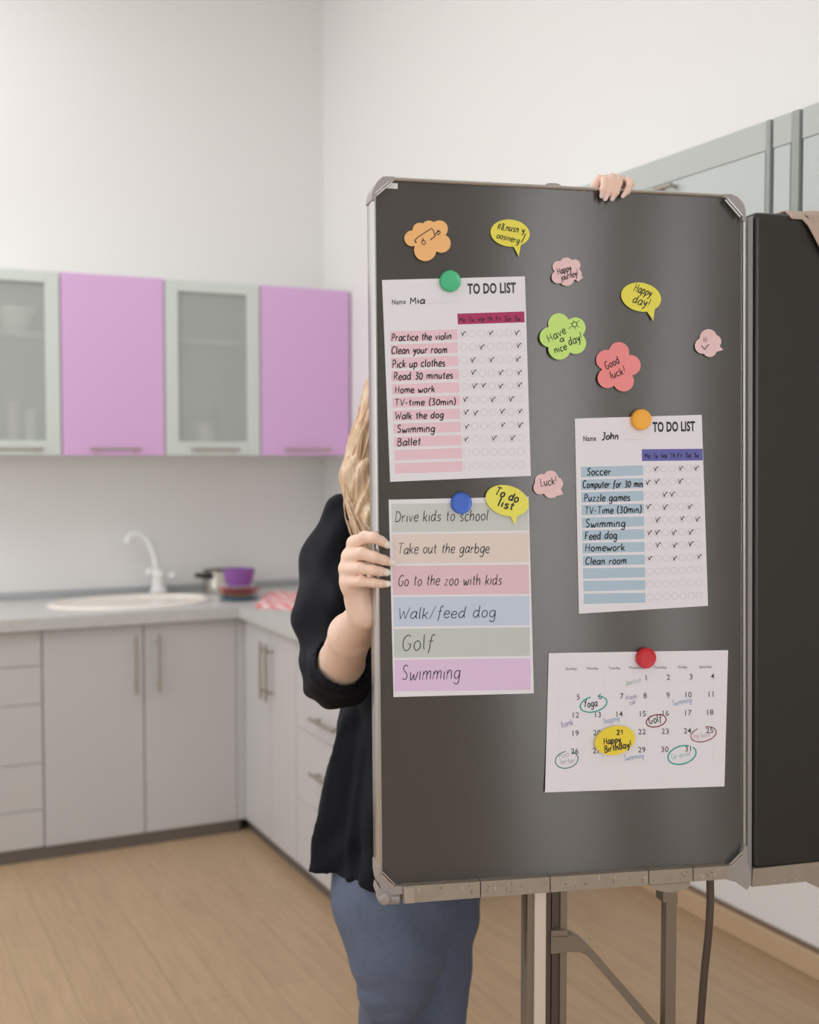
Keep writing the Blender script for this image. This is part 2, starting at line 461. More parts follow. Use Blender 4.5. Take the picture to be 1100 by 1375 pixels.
# ------------------------------------------------------------------ kitchen: wall cabinets on the back wall
UF = 4.88                       # front plane of the wall cabinets
Z0, Z1 = 1.523, 2.252
def bar_handle(parent, p0, p1, out, r=0.006):
    h = MB(); p0 = np.array(p0, float); p1 = np.array(p1, float); out = np.array(out, float)
    h.tube([p0 + out, p1 + out], r, 12)
    for f in (0.14, 0.86):
        q = p0 + (p1 - p0) * f; h.tube([q, q + out], r * 0.8, 10)
    return h.build('handle', M['handle'], parent)
def wall_unit(u0, u1, glass, label, hw):
    t = thing('wall_cabinet', label, 'cabinet', ((u0 + u1) / 2, BACK - 0.16, Z0), 'wall cabinets above the sink')
    c = MB(); e = 0.016; y0, y1 = UF + 0.02, BACK - 0.001
    a, b = u0 + 0.001, u1 - 0.001
    c.box((a, y0, Z0), (a + e, y1, Z1)); c.box((b - e, y0, Z0), (b, y1, Z1))
    c.box((a + e, y0, Z0), (b - e, y1, Z0 + e)); c.box((a + e, y0, Z1 - e), (b - e, y1, Z1)); c.box((a + e, y1 - 0.006, Z0 + e), (b - e, y1, Z1 - e))
    c.build('carcass', M['carcass'], t)
    g = 0.003
    if glass:
        MB().box((a + e, y0 + 0.03, Z0 + 0.475), (b - e, y1 - 0.006, Z0 + 0.491), 0.002).build('shelf', M['whitelam'], t)
        d = MB(); w = 0.058; A, Bq, zb, zt = u0 + g, u1 - g, Z0 + 0.001, Z1 - 0.001; wl = 0.055
        y = (UF, UF + 0.019)
        d.box((A, y[0], zb), (A + wl, y[1], zt), 0.002); d.box((Bq - wl, y[0], zb), (Bq, y[1], zt), 0.002)
        d.box((A + wl, y[0], zb), (Bq - wl, y[1], zb + w), 0.002); d.box((A + wl, y[0], zt - w * 0.8), (Bq - wl, y[1], zt), 0.002)
        do = d.build('door', M['mint'], t, label='pale aluminium door frame')
        MB().box((A + wl - 0.004, UF + 0.008, zb + w - 0.004), (Bq - wl + 0.004, UF + 0.012, zt - w * 0.8 + 0.004)).build('pane', M['frost'], sub(do, t))
    else:
        do = MB().box((u0 + g, UF, Z0 + 0.001), (u1 - g, UF + 0.019, Z1 - 0.001), 0.0015).build('door', M['lilac'], t)
    m_ = (u0 + u1) / 2 + hw
    bar_handle(sub(do, t), (m_ - 0.105, UF, Z0 + 0.026), (m_ + 0.105, UF, Z0 + 0.026), (0, -0.028, 0))
    return t
US = [0.437, 0.857, 1.275, 1.69, 2.108]
wall_unit(US[0], US[1], True, 'glass-fronted wall cabinet with a white bowl on its shelf, cut off by the left edge', 0.03)
wall_unit(US[1], US[2], False, 'lilac wall cabinet standing between the two glass-fronted ones', 0.0)
wall_unit(US[2], US[3], True, 'glass-fronted wall cabinet between two lilac doors, holding a jug', 0.0)
wall_unit(US[3], US[4], False, 'lilac wall cabinet at the right end beside the blonde hair', 0.0)
# crockery behind the frosted doors
def tumbler(u, v, z, r, h, m_, label):
    b = MB(); b.lathe([(r * 0.8, z), (r, z + h), (r - 0.003, z + h), (r * 0.8 - 0.003, z + 0.006), (0, z + 0.006)], (u, v, 0), 24)
    tag(b.build('drinking_glass', m_), label, 'glass', 'glasses behind the frosted door')
SH = Z0 + 0.491
bw = MB(); zz = SH
bw.lathe([(0.03, zz), (0.045, zz + 0.006), (0.075, zz + 0.07), (0.08, zz + 0.1), (0.077, zz + 0.1), (0.07, zz + 0.068), (0.03, zz + 0.014), (0, zz + 0.012)], (0.70, 5.0, 0), 32)
tag(bw.build('bowl', M['ceramic']), 'round white bowl on the shelf behind the leftmost frosted door', 'bowl')
zb_ = Z0 + 0.016
tumbler(0.61, 4.99, zb_, 0.032, 0.22, M['glassware'], 'tall pale glass at the left, low behind the leftmost frosted door')
tumbler(0.685, 4.97, zb_, 0.03, 0.20, M['pinkglass'], 'pinkish glass second from right, low behind the leftmost frosted door')
tumbler(0.755, 4.97, zb_, 0.03, 0.17, M['glassware'], 'shortest glass, nearest the lilac door, behind the leftmost frosted door')
tg = thing('jug', 'small white jug standing low behind the second frosted door', 'jug', (1.47, 4.99, zb_))
j = MB(); j.lathe([(0.045, zb_), (0.055, zb_ + 0.03), (0.05, zb_ + 0.08), (0.038, zb_ + 0.11), (0.042, zb_ + 0.125), (0.038, zb_ + 0.125), (0.03, zb_ + 0.1), (0, zb_ + 0.02)], (1.47, 4.99, 0), 28); j.build('body', M['ceramic'], tg)
MB().tube(catmull([(1.427, 4.99, zb_ + 0.105), (1.395, 4.99, zb_ + 0.09), (1.395, 4.99, zb_ + 0.05), (1.42, 4.99, zb_ + 0.03)], 5), 0.006, 8).build('handle', M['ceramic'], tg)
sp = MB(); sp.tube([(1.535, 4.96, zb_ + 0.004), (1.522, 4.96, zb_ + 0.13)], [0.009, 0.005], 10); sp.tube([(1.522, 4.96, zb_ + 0.13), (1.518, 4.96, zb_ + 0.16), (1.515, 4.96, zb_ + 0.185)], [0.006, 0.014, 0.004], 10)
tag(sp.build('wooden_spoon', M['brown']), 'dark wooden spoon upright beside the white jug behind frosted glass', 'spoon')

# ------------------------------------------------------------------ kitchen: base run
DF, SF = 4.583, 1.513            # door planes of the two runs
WT = 0.92; WB = 0.874
ZT, ZD = 0.05, 0.868              # bottom and top of the doors
def base_body(t, a, b):
    m_ = MB().box(a, b); return m_.build('carcass', M['carcass'], t)
def base_back(u0, u1, label, n_doors=0, drawers=None, handles=()):
    t = thing('base_cabinet', label, 'cabinet', ((u0 + u1) / 2, 4.9, 0), 'base cabinets')
    base_body(t, (u0 + 0.002, DF + 0.02, ZT), (u1 - 0.002, BACK - 0.001, WB - 0.001))
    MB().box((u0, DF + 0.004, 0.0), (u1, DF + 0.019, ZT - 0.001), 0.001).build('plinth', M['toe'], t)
    return t
g = 0.0025
# drawer unit at the far left
dt = base_back(0.123, 0.722, 'pale grey unit of five wide drawers, cut off by the left edge')
zs = [ZD] + [float(at_v(25, y, DF)[2]) for y in (896, 948, 1028, 1091)] + [ZT]
for i in range(5):
    d = MB().box((0.123 + g, DF, zs[i + 1] + g / 2), (0.722 - g, DF + 0.018, zs[i] - g / 2), 0.0015).build('drawer', M['whitelam'], dt)
    zc = zs[i] - 0.03
    bar_handle(sub(d, dt), (0.30, DF, zc), (0.46, DF, zc), (0, -0.026, 0), 0.005)
st = base_back(0.722, 1.49, 'pale grey two-door base cabinet under the sink')
for (a, b, hx) in ((0.722, 1.104, 1.104 - 0.037), (1.104, 1.478, 1.104 + 0.053)):
    d = MB().box((a + g, DF, ZT), (b - g, DF + 0.018, ZD), 0.0015).build('door', M['whitelam'], st)
    z1_ = float(at_v(177, 853, DF)[2]); z0_ = float(at_v(177, 931, DF)[2])
    bar_handle(sub(d, st), (hx, DF, z0_), (hx, DF, z1_), (0, -0.03, 0))
MB().box((1.478, DF, ZT), (1.512, DF + 0.018, ZD), 0.001).build('filler', M['whitelam'], st)
# right run, fronts face the room (towards -U)
def base_right(v0, v1, label):
    t = thing('base_cabinet', label, 'cabinet', (1.8, (v0 + v1) / 2, 0), 'base cabinets')
    base_body(t, (SF + 0.02, v0 + 0.002, ZT), (RIGHT - 0.001, v1 - 0.002, WB - 0.001))
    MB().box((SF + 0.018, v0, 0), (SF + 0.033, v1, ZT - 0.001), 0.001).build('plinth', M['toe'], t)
    return t
va = DF + 0.015
vm = float(at_u(353, 900, SF - 0.03)[1]); vb = float(at_u(398, 980, SF)[1])
ct = base_right(vb, va, 'pale grey corner base cabinet with two upright handles, left of the black sleeve')
for (a, b, hv) in ((vm, va - 0.03, vm + 0.03), (vb, vm, vm - 0.03)):
    d = MB().box((SF, a + g, ZT), (SF + 0.018, b - g, ZD), 0.0015).build('door', M['whitelam'], ct)
    bar_handle(sub(d, ct), (SF, hv, float(at_u(353, 940, SF - 0.03)[2])), (SF, hv, float(at_u(353, 864, SF - 0.03)[2])), (-0.03, 0, 0))
MB().box((SF, va - 0.03, ZT), (SF + 0.018, va, ZD), 0.001).build('filler', M['whitelam'], ct)
v_end = JOG
rt = base_right(v_end, vb, 'pale grey unit of wide drawers, half hidden behind the black tunic')
zs = [ZD] + [float(at_u(400, y, SF)[2]) for y in (976, 1071)] + [ZT]
for i in range(3):
    d = MB().box((SF, v_end + g, zs[i + 1] + g / 2), (SF + 0.018, vb - g, zs[i] - g / 2), 0.0015).build('drawer', M['whitelam'], rt)
    hz = [0.82, float(at_u(420, 968, SF - 0.03)[2]), float(at_u(424, 1045, SF - 0.03)[2])][i]
    c_ = float(at_u(431, 976, SF - 0.03)[1])
    bar_handle(sub(d, rt), (SF, c_ - 0.11, hz), (SF, c_ + 0.11, hz), (-0.03, 0, 0), 0.006)
# end panel closing the run
MB().box((SF, v_end - 0.018, 0), (RIGHT - 0.001, v_end, WB - 0.001), 0.001).build('end_panel', M['whitelam'], rt)

# worktop (one L) with a hole for the oval sink
WF, WS = 4.556, 1.485
ow = MB()
outl = [(0.123, WF), (WS, WF), (WS, v_end - 0.02), (RIGHT - 0.001, v_end - 0.02), (RIGHT - 0.001, BACK - 0.001), (0.123, BACK - 0.001)]
ow.prism(outl, lambda p: (p[0], p[1], WT), lambda p: (p[0], p[1], WB))
wo = ow.build('worktop', M['stone'], smooth=0)
tag(wo, 'grey stone worktop running round the corner above the base cabinets', 'worktop')
SCV = 4.862; SCU = float(at_v(176, 808, SCV)[0])
SA, SB = 0.335, 0.215
cut = MB().lathe([(1, WB - 0.05), (1, WT + 0.05)], (SCU, SCV, 0), 64, SA - 0.03, SB - 0.03).build('cutter', M['stone'], smooth=0)
md = wo.modifiers.new('hole', 'BOOLEAN'); md.object = cut; md.operation = 'DIFFERENCE'; md.solver = 'EXACT'
bpy.context.view_layer.update()
dg = bpy.context.evaluated_depsgraph_get()
nm = bpy.data.meshes.new_from_object(wo.evaluated_get(dg))
wo.modifiers.clear(); wo.data = nm
bpy.data.objects.remove(cut, do_unlink=True)
up = MB()
up.box((0.123, BACK - 0.018, WT), (RIGHT - 0.018, BACK - 0.001, WT + 0.03), 0.003); up.box((RIGHT - 0.018, v_end, WT), (RIGHT - 0.001, BACK - 0.001, WT + 0.03), 0.003)
up.build('upstand', M['upstand'], as_thing(wo))

# sink
skt = thing('sink', 'oval cream ceramic sink set into the grey worktop', 'sink', (SCU, SCV, WT))
s = MB()
pr = [(1.0, 0.0005), (1.0, 0.006), (0.97, 0.013), (0.93, 0.013), (0.90, 0.006), (0.885, -0.02), (0.84, -0.12), (0.74, -0.155), (0.3, -0.165), (0.06, -0.168)]
s.lathe([(r, WT + z) for r, z in pr], (SCU, SCV, 0), 72, SA, SB)
s.build('basin', M['ceramic'], skt)
MB().lathe([(0.03, WT - 0.167), (0.026, WT - 0.163), (0.01, WT - 0.165), (0, WT - 0.165)], (SCU, SCV, 0), 24).build('drain', M['steel'], skt)
# faucet
fv = 5.125; fu = float(at_v(213, 797, fv)[0])
ft = thing('faucet', 'white swan-neck kitchen faucet with two side knobs behind the oval sink', 'faucet', (fu, fv, WT + 0.012))
b = MB(); z = WT + 0.010
b.lathe([(0.038, z), (0.038, z + 0.012), (0.03, z + 0.02), (0.028, z + 0.065), (0.032, z + 0.075), (0.026, z + 0.095), (0.0, z + 0.1)], (fu, fv, 0), 28)
b.build('body', M['chrome_white'], ft)
sp = MB()
def fp(px, py): q = at_v(px, py, fv); return q
path = catmull([fp(210, 770), fp(208, 752), fp(203, 736), fp(195, 722), fp(185, 717), fp(175, 719), fp(171, 729)], 6)
sp.tube(path, [0.0135] * (len(path) - 8) + [0.0135 + 0.0012 * i for i in range(8)], 14)
sp.build('spout', M['chrome_white'], ft)
for px_, py_ in ((203, 769), (229, 774)):
    q = fp(px_, py_); c0 = np.array([fu, fv, q[2] - 0.008])
    kb = MB(); kb.tube([c0, q], 0.009, 10)
    dirn = (q - c0) / np.linalg.norm(q - c0)
    kb.tube([q - dirn * 0.012, q - dirn * 0.006, q + dirn * 0.016, q + dirn * 0.022], [0.014, 0.02, 0.02, 0.012], 16)
    kb.build('knob', M['chrome_white'], ft)
# saucepan
pv = 5.075; pu = float(at_v(301, 800, pv)[0])
pt = thing('saucepan', 'stainless steel saucepan with black side handles behind the purple bowl', 'saucepan', (pu, pv, WT))
r_ = 0.094; h_ = float(at_v(300, 767, pv - r_ * .7)[2]) - WT
p_ = MB(); p_.lathe([(r_ - 0.006, WT), (r_, WT + 0.006), (r_, WT + h_ - 0.004), (r_ + 0.004, WT + h_), (r_ - 0.002, WT + h_), (r_ - 0.004, WT + 0.01), (0, WT + 0.008)], (pu, pv, 0), 48); p_.build('pot', M['steel'], pt)
for sgn in (-1, 1):
    hd = MB(); zc = WT + h_ - 0.022
    dv = np.array([math.cos(R(200 if sgn < 0 else 20)), math.sin(R(200 if sgn < 0 else 20)), 0]); sv = np.array([-dv[1], dv[0], 0]); c0 = np.array([pu, pv, zc])
    hd.tube(catmull([c0 + dv * r_ + sv * 0.03, c0 + dv * (r_ + 0.03) + sv * 0.026 + np.array([0, 0, .004]), c0 + dv * (r_ + 0.045) + np.array([0, 0, .008]), c0 + dv * (r_ + 0.03) - sv * 0.026 + np.array([0, 0, .004]), c0 + dv * r_ - sv * 0.03], 5), 0.011, 12)
    hd.build('handle', M['blackplastic'], pt)
# plates and the purple bowl
QP = at_z(321, 808, WT); qv = float(QP[1]) + 0.075; qu = float(at_v(321, 800, qv)[0])
def plate(z, r, h, m_, label):
    b = MB(); b.lathe([(r * 0.55, z), (r * 0.62, z + 0.003), (r, z + h), (r - 0.002, z + h + 0.002), (r * 0.6, z + 0.007), (0, z + 0.007)], (qu, qv, 0), 44)
    tag(b.build('plate', m_), label, 'plate', 'stacked plates under the purple bowl')
plate(WT, 0.086, 0.012, M['plate_blue'], 'blue plate at the bottom of the stack under the purple bowl')
plate(WT + 0.0165, 0.086, 0.012, M['plate_tan'], 'tan plate second from bottom of the stack under the purple bowl')
plate(WT + 0.033, 0.090, 0.012, M['plate_red'], 'dark red plate third from bottom of the stack under the purple bowl')
plate(WT + 0.0495, 0.072, 0.010, M['plate_lilac'], 'pale lilac saucer topmost of the stack, directly under the purple bowl')
z = WT + 0.058; b = MB()
b.lathe([(0.04, z), (0.050, z + 0.004), (0.058, z + 0.022), (0.065, z + 0.052), (0.068, z + 0.072), (0.0655, z + 0.072), (0.062, z + 0.052), (0.054, z + 0.022), (0.03, z + 0.009), (0, z + 0.008)], (qu, qv, 0), 48)
tag(b.build('bowl', M['purple']), 'purple bowl standing on top of the stack of plates', 'bowl')
# tea towel on the corner of the worktop
c = MB(); cor = [at_z(343, 817, WT), at_z(356, 796, WT), at_z(425, 797, WT), at_z(425, 822, WT)]
n = 24; vs = []; fs = []
for lay in (0.016, 0.001):
    for i in range(n + 1):
        for j_ in range(n + 1):
            u_, v_ = i / n, j_ / n
            p0 = cor[0] * (1 - u_) + cor[3] * u_; p1 = cor[1] * (1 - u_) + cor[2] * u_; p = p0 * (1 - v_) + p1 * v_
            ed = min(u_, v_, 1 - v_, 1 - u_) * 6; ed = min(1, ed) ** 0.5
            hz = 0.001 + (0.003 + lay * ed * (0.8 + 0.25 * math.sin(u_ * 13 + v_ * 5) + 0.12 * math.sin(v_ * 17)) if lay > 0.01 else 0)
            vs.append((p[0], p[1], WT + hz))
N1 = (n + 1) ** 2
for i in range(n):
    for j_ in range(n):
        a = i * (n + 1) + j_; q = (a, a + 1, a + n + 2, a + n + 1); fs.append(q); fs.append(tuple(N1 + x for x in reversed(q)))
for i in range(n):
    for (a, b2) in ((i, i + 1), (n * (n + 1) + i, n * (n + 1) + i + 1), (i * (n + 1), (i + 1) * (n + 1)), (i * (n + 1) + n, (i + 1) * (n + 1) + n)):
        fs.append((a, b2, N1 + b2, N1 + a))
c.add(vs, fs); tag(c.build('tea_towel', M['check'], smooth=60), 'folded red and white checked tea towel on the worktop corner', 'towel')
# grey fitting on the right wall
q = at_u(407, 718, RIGHT - 0.02)
wf = thing('wall_hook', 'small grey hook fitting on the white wall beside the black shoulder', 'hook', (RIGHT, q[1], q[2] - 0.05))
MB().box((RIGHT - 0.012, q[1] - 0.03, q[2] - 0.06), (RIGHT - 0.0005, q[1] + 0.03, q[2] + 0.06), 0.006).build('plate', M['greyfit'], wf)
MB().tube(catmull([(RIGHT - 0.01, q[1], q[2] + 0.03), (RIGHT - 0.045, q[1], q[2] + 0.02), (RIGHT - 0.05, q[1], q[2] - 0.03), (RIGHT - 0.03, q[1], q[2] - 0.05)], 6), 0.008, 10).build('hook_arm', M['greyfit'], wf)

# ------------------------------------------------------------------ wall cabinets on the right wall (pale glass)
RF = 1.77; RZ0, RZ1 = 1.46, 2.216
def pale_unit(v0, v1, label, glossy=True, handle=False):
    t = thing('wall_cabinet', label, 'cabinet', (1.94, (v0 + v1) / 2, RZ0), 'pale glass wall cabinets on the right wall')
    MB().box((RF + 0.02, v0 + 0.001, RZ0), (RIGHT - 0.001, v1 - 0.001, RZ1)).build('carcass', M['carcass'], t)
    m_ = M['paleglass'] if glossy else M['paleglass2']
    zt_ = RZ1 - 0.062
    d = MB().box((RF, v0 + 0.006, RZ0), (RF + 0.018, v1 - 0.006, zt_ - 0.0008), 0.002).build('door', m_, t)
    MB().box((RF, v0 + 0.003, zt_), (RF + 0.018, v1 - 0.003, RZ1), 0.002).build('top_rail', M['paleglass2'], t)
    if handle:
        c_ = float(at_u(900, 252, RF)[1]); hz = float(at_u(900, 253, RF)[2])
        bar_handle(sub(d, t), (RF, c_ - 0.032, hz), (RF, c_ + 0.032, hz), (-0.022, 0, 0), 0.005)
VU1 = float(at_u(1033.5, 200, RF)[1]); VU2 = float(at_u(1070, 200, RF)[1])
pale_unit(VU1 + 0.006, 2.47, 'pale grey-green glass wall cabinet with a small handle, above the hand on the board', True, True)
pale_unit(VU2 + 0.011, VU1 - 0.006, 'narrow pale glass wall cabinet between two dark uprights at the upper right', True)
pale_unit(0.9, VU2 - 0.011, 'pale glass wall cabinet cut off by the right edge of the picture', True)
pale_unit(2.48, 3.2, 'pale glass wall cabinet hidden mostly behind the grey board', False)
for vv, w_ in ((VU1, 0.0105), (VU2, 0.02)):
    tag(MB().box((RF - 0.004, vv - w_ / 2, RZ0), (RF + 0.3, vv + w_ / 2, RZ1 - 0.002)).build('upright_trim', M['upright']), 'dark upright strip, ' + ('wider one nearer the right edge, between pale wall cabinets' if w_ > 0.015 else 'thinner one farther from the right edge, between pale wall cabinets'), 'trim')

# ------------------------------------------------------------------ the mobile grey board
def pxprism(outline, h, thick, bev=None):
    """solid whose front outline (photo points) lies h in front of the board face"""
    mb = MB()
    mb.prism(outline, lambda p: B(p[0], p[1], h), lambda p: B(p[0], p[1], h) - BN * thick)
    return mb
CT = [B(498.5, 236.5), B(1001, 262), B(1001, 1163), B(508, 1199)]     # outer corners: TL TR BR BL
BWID = float(np.linalg.norm(CT[1] - CT[0])); BHGT = float(np.linalg.norm(CT[3] - CT[0]))
def QB(x, y, h):
    """board point from metres right of the left edge and metres below the top"""
    a, b = x / BWID, y / BHGT
    p = (CT[0] * (1 - a) + CT[1] * a) * (1 - b) + (CT[3] * (1 - a) + CT[2] * a) * b
    return p + BN * h
def rrect(ins, r, n=8, w=BWID, hh=BHGT):
    out = []
    for (cx, cy, a0) in ((ins + r, ins + r, 180), (w - ins - r, ins + r, 270), (w - ins - r, hh - ins - r, 0), (ins + r, hh - ins - r, 90)):
        for i in range(n + 1):
            a = R(a0 + 90 * i / n); out.append((cx + r * math.cos(a), cy + r * math.sin(a)))
    return out
bloc = QB(BWID / 2, BHGT, -0.02); bloc[2] = 0
board = thing('display_board', 'large grey magnetic board in a silver frame on a mobile metal stand', 'board', bloc)
ol = rrect(0.004, 0.024)
MB().prism(ol, lambda p: QB(p[0], p[1], 0), lambda p: QB(p[0], p[1], -0.030)).build('panel', M['board'], board)
prof = [(0.001, -0.036), (0.0, -0.034), (0.0, 0.001), (0.0012, 0.0042), (0.0035, 0.0055), (0.0055, 0.0042), (0.0062, 0.0)]
fm = MB(); rings = [[QB(p[0], p[1], h) for p in rrect(i_, 0.028 - i_)] for i_, h in prof]
nn = len(rings[0]); vs = [q for rg in rings for q in rg]; fs = []
for k_ in range(len(rings) - 1):
    for i in range(nn): fs.append((k_ * nn + i, k_ * nn + (i + 1) % nn, (k_ + 1) * nn + (i + 1) % nn, (k_ + 1) * nn + i))
fs.append(tuple(range(nn)))
fm.add(vs, fs); fm.build('frame', M['alu'], board, smooth=30)

def corner(pts_out, bar0, bar1, name='corner_cap'):
    o = pxprism(pts_out, 0.0085, 0.0442).build(name, M['alucorner'], board)
    t = sub(o, board)
    a, b = np.array(bar0, float), np.array(bar1, float)
    d = (b - a) / np.linalg.norm(b - a); nrm = np.array([-d[1], d[0]])
    for off, w in ((0.0, 1.0), (3.4, 0.8)):
        q = [a + nrm * (off - w) , b + nrm * (off - w), b + nrm * (off + w), a + nrm * (off + w)]
        pxprism(q, 0.0105, 0.003).build('trim_bar', M['alu'], t)
    return o
corner([(499.0, 268), (499.6, 260), (502.5, 251), (507.5, 243), (514, 237.2), (520, 236.6), (530, 237.2), (530, 242), (507, 262), (503, 268)], (526, 245), (506, 262))
corner([(972, 260.4), (983, 260.8), (990, 264), (996, 270), (1000, 278), (1001.8, 288), (1001.8, 296), (997, 296), (997, 290), (976, 265.5), (972, 265)], (977, 266), (997, 289))
corner([(508.2, 1164), (511.5, 1164), (511.8, 1173), (528, 1190), (545, 1190), (545, 1200), (521, 1203), (514, 1199), (510.0, 1189), (508.4, 1178)], (528.5, 1190.5), (510.5, 1172.5))
pxprism([(524, 245.5), (534, 246.2), (534, 253.5), (518, 252.6)], 0.0014, 0.0012).build('corner_sticker', M['white'], board)
cb = corner([(985, 1161), (996, 1149), (999.5, 1136), (1003.5, 1136), (1004, 1160), (1008, 1172), (1008.5, 1180), (1006, 1192), (1003, 1195), (990, 1185), (975, 1181), (975, 1163)], (981, 1161), (998, 1144))

pxprism([(733, 247.2), (738, 245.6), (749, 246.2), (753, 248.4), (753, 251), (733, 250)], 0.004, 0.02).build('top_clip', M['alucorner'], board)
# bottom rail in segments, with wear
xs = [541, 645.5, 739, 871.5, 931, 978]
ty = lambda x: 1190.2 - (x - 545) * 0.0640
by = lambda x: 1213.0 - (x - 545) * 0.0755
rnd = random.Random(4)
for i in range(5):
    a, b = xs[i] + 0.7, xs[i + 1] - 0.7
    mb = MB(); mb.prism([(a, ty(a)), (b, ty(b)), (b, by(b)), (a, by(a))], lambda p: B(p[0], p[1], 0.013), lambda p: B(p[0], p[1], 0.013) - BN * 0.05)
    sg = mb.build('rail', M['strip'], board)
    t = sub(sg, board)
    w1 = MB(); w2 = MB()
    for q in range(11 if i in (1, 2) else 7):
        x = rnd.uniform(a + 4, b - 5); y = ty(x) + rnd.uniform(4, by(x) - ty(x) - 4)
        vert = rnd.random() < 0.4
        l_, hw = (rnd.uniform(2, 6), rnd.uniform(0.35, 0.8))
        pt = [(x, y - l_ / 2), (x + hw, y - l_ / 2), (x + hw * 1.2, y + l_ / 2), (x, y + l_ / 2)] if vert else [(x, y - hw), (x + l_ / 1.5, y - hw * .7), (x + l_ / 1.4, y + hw * .6), (x + l_ * .2, y + hw)]
        (w1 if rnd.random() < 0.6 else w2).prism(pt, lambda p: B(p[0], p[1], 0.0133), lambda p: B(p[0], p[1], 0.0133) - BN * 0.0006)
    w1.build('rust_flecks', M['scratch'], t, smooth=0)
    if w2.v: w2.build('scratches', M['scratchlight'], t, smooth=0)
# left end: hinge barrel and clip
c0, c1 = B(513, 1205, -0.004), B(535, 1205.5, -0.004)
MB().tube([c0, c1], 0.0095, 20).build('hinge_barrel', M['alucorner'], board)
c2 = B(517, 1207, 0.012)
MB().lathe([(0.0095, -0.02), (0.0095, 0.0), (0.006, 0.004), (0, 0.0045)], c2, 20, ax=(BD, np.array([0, 0, 1.0]), BN)).build('hinge_knob', M['alucorner'], board)
pxprism([(508, 1190), (514, 1196), (518, 1203), (514, 1210), (509, 1206), (506.5, 1198)], 0.010, 0.03).build('hinge_lug', M['alucorner'], board)
pxprism([(543, 1193), (556, 1192), (557, 1212.5), (544, 1213.5)], 0.0155, 0.01).build('rail_clip', M['alu'], board)

# posts and legs, carried down to feet on the floor
def down(px, py, h): q = B(px, py, h); return q
def post(x0, x1, y0, hf, thick, m_, name='post', zb=0.035):
    a, b = B(x0, y0, hf), B(x1, y0, hf)
    mb = MB(); vs = []
    z0 = max(a[2], b[2])
    for zz in (z0, zb):
        for q, k_ in ((a, 0), (b, 0), (b, 1), (a, 1)):
            p = q - BN * thick * k_; vs.append((p[0], p[1], zz))
    mb.add(vs, [(0, 1, 2, 3), (4, 7, 6, 5), (0, 4, 5, 1), (1, 5, 6, 2), (2, 6, 7, 3), (3, 7, 4, 0)])
    return mb.build(name, m_, board, smooth=0)
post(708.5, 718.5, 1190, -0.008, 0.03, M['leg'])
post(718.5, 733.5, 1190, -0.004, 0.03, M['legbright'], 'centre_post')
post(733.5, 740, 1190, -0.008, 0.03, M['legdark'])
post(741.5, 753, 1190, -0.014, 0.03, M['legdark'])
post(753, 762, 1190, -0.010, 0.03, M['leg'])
q0, q1 = B(704.5, 1195, -0.012), B(712, 1400, -0.02); e = q1 + (q1 - q0) * ((q1[2] - 0.03) / (q0[2] - q1[2]))
MB().tube([q0, q1, e], [0.0034, 0.0030, 0.0028], 12).build('stay_rod', M['legdark'], board)
pxprism([(740.5, 1250), (762, 1249), (762, 1258), (740.5, 1258.5)], -0.004, 0.034).build('collar', M['leg'], board)
upper = catmull([(740, 1257.5), (754, 1256.8), (768, 1256.2), (779, 1260), (791, 1269.5), (802, 1282), (850, 1337), (884, 1376), (938, 1438)], 5)
lower = catmull([(740, 1281), (754, 1279.6), (768, 1278.3), (781, 1279.6), (790, 1285), (799, 1295), (840, 1342), (868, 1376), (931, 1449)], 5)
mb = MB(); n = len(upper)
vs = []
for u_, l_ in zip(upper, lower):
    f0, f1 = B(u_[0], u_[1], -0.004), B(l_[0], l_[1], -0.004)
    vs += [f0, f1, f1 - BN * 0.024, f0 - BN * 0.024]
fs = [(0, 3, 2, 1), tuple(4 * (n - 1) + i for i in range(4))]
for i in range(n - 1):
    for k_ in range(4): fs.append((4 * i + k_, 4 * i + (k_ + 1) % 4, 4 * i + 4 + (k_ + 1) % 4, 4 * i + 4 + k_))
mb.add(vs, fs); mb.build('brace', M['leg'], board, smooth=25)
hd = [(875, 1188.5)] + [(900.5 + 26 * math.cos(a), 1187 + 11.5 * math.sin(a)) for a in [R(180 - 12 * i) for i in range(1, 15)]] + [(927, 1184.5)]
pxprism(hd, 0.010, 0.03).build('bracket', M['strip'], board)
pxprism([(890.5, 1194), (910, 1194), (910, 1213), (890.5, 1212)], 0.007, 0.026).build('socket', M['leg'], board)
post(895, 909, 1205, 0.003, 0.018, M['leg'], 'leg')
pts = [B(953.7, 1176, -0.012), B(953.9, 1212, -0.012), B(951.6, 1254, -0.014), B(946, 1306, -0.017), B(940.5, 1375, -0.021)]
last = pts[-1]; ex = last + (pts[-1] - pts[-2]) * ((last[2] - 0.0) / (pts[-2][2] - last[2])); ex = last * 0.0 + ex
mid = (last + ex) / 2 
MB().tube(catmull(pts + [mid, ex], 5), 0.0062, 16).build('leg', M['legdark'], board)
for px_, nm_ in ((735, 'foot'), (902, 'foot')):
    c = B(px_, 1195, -0.015); a = c + BN * 0.26; b = c - BN * 0.40
    ft_ = MB(); w = 0.022
    vs = []
    for q in (a, b):
        for (sd, zz) in ((-w, 0), (w, 0), (w, 0.04), (-w, 0.04)): p = q + BD * sd; vs.append((p[0], p[1], zz))
    ft_.add(vs, [(0, 1, 2, 3), (7, 6, 5, 4), (0, 4, 5, 1), (1, 5, 6, 2), (2, 6, 7, 3), (3, 7, 4, 0)])
    ft_.build(nm_, M['leg'], board, smooth=0)
c = B(735, 1195, -0.03); c2 = B(990, 1195, -0.03)
MB().tube([(c[0], c[1], 0.06), (c2[0], c2[1], 0.06)], 0.014, 14).build('cross_bar', M['leg'], board)

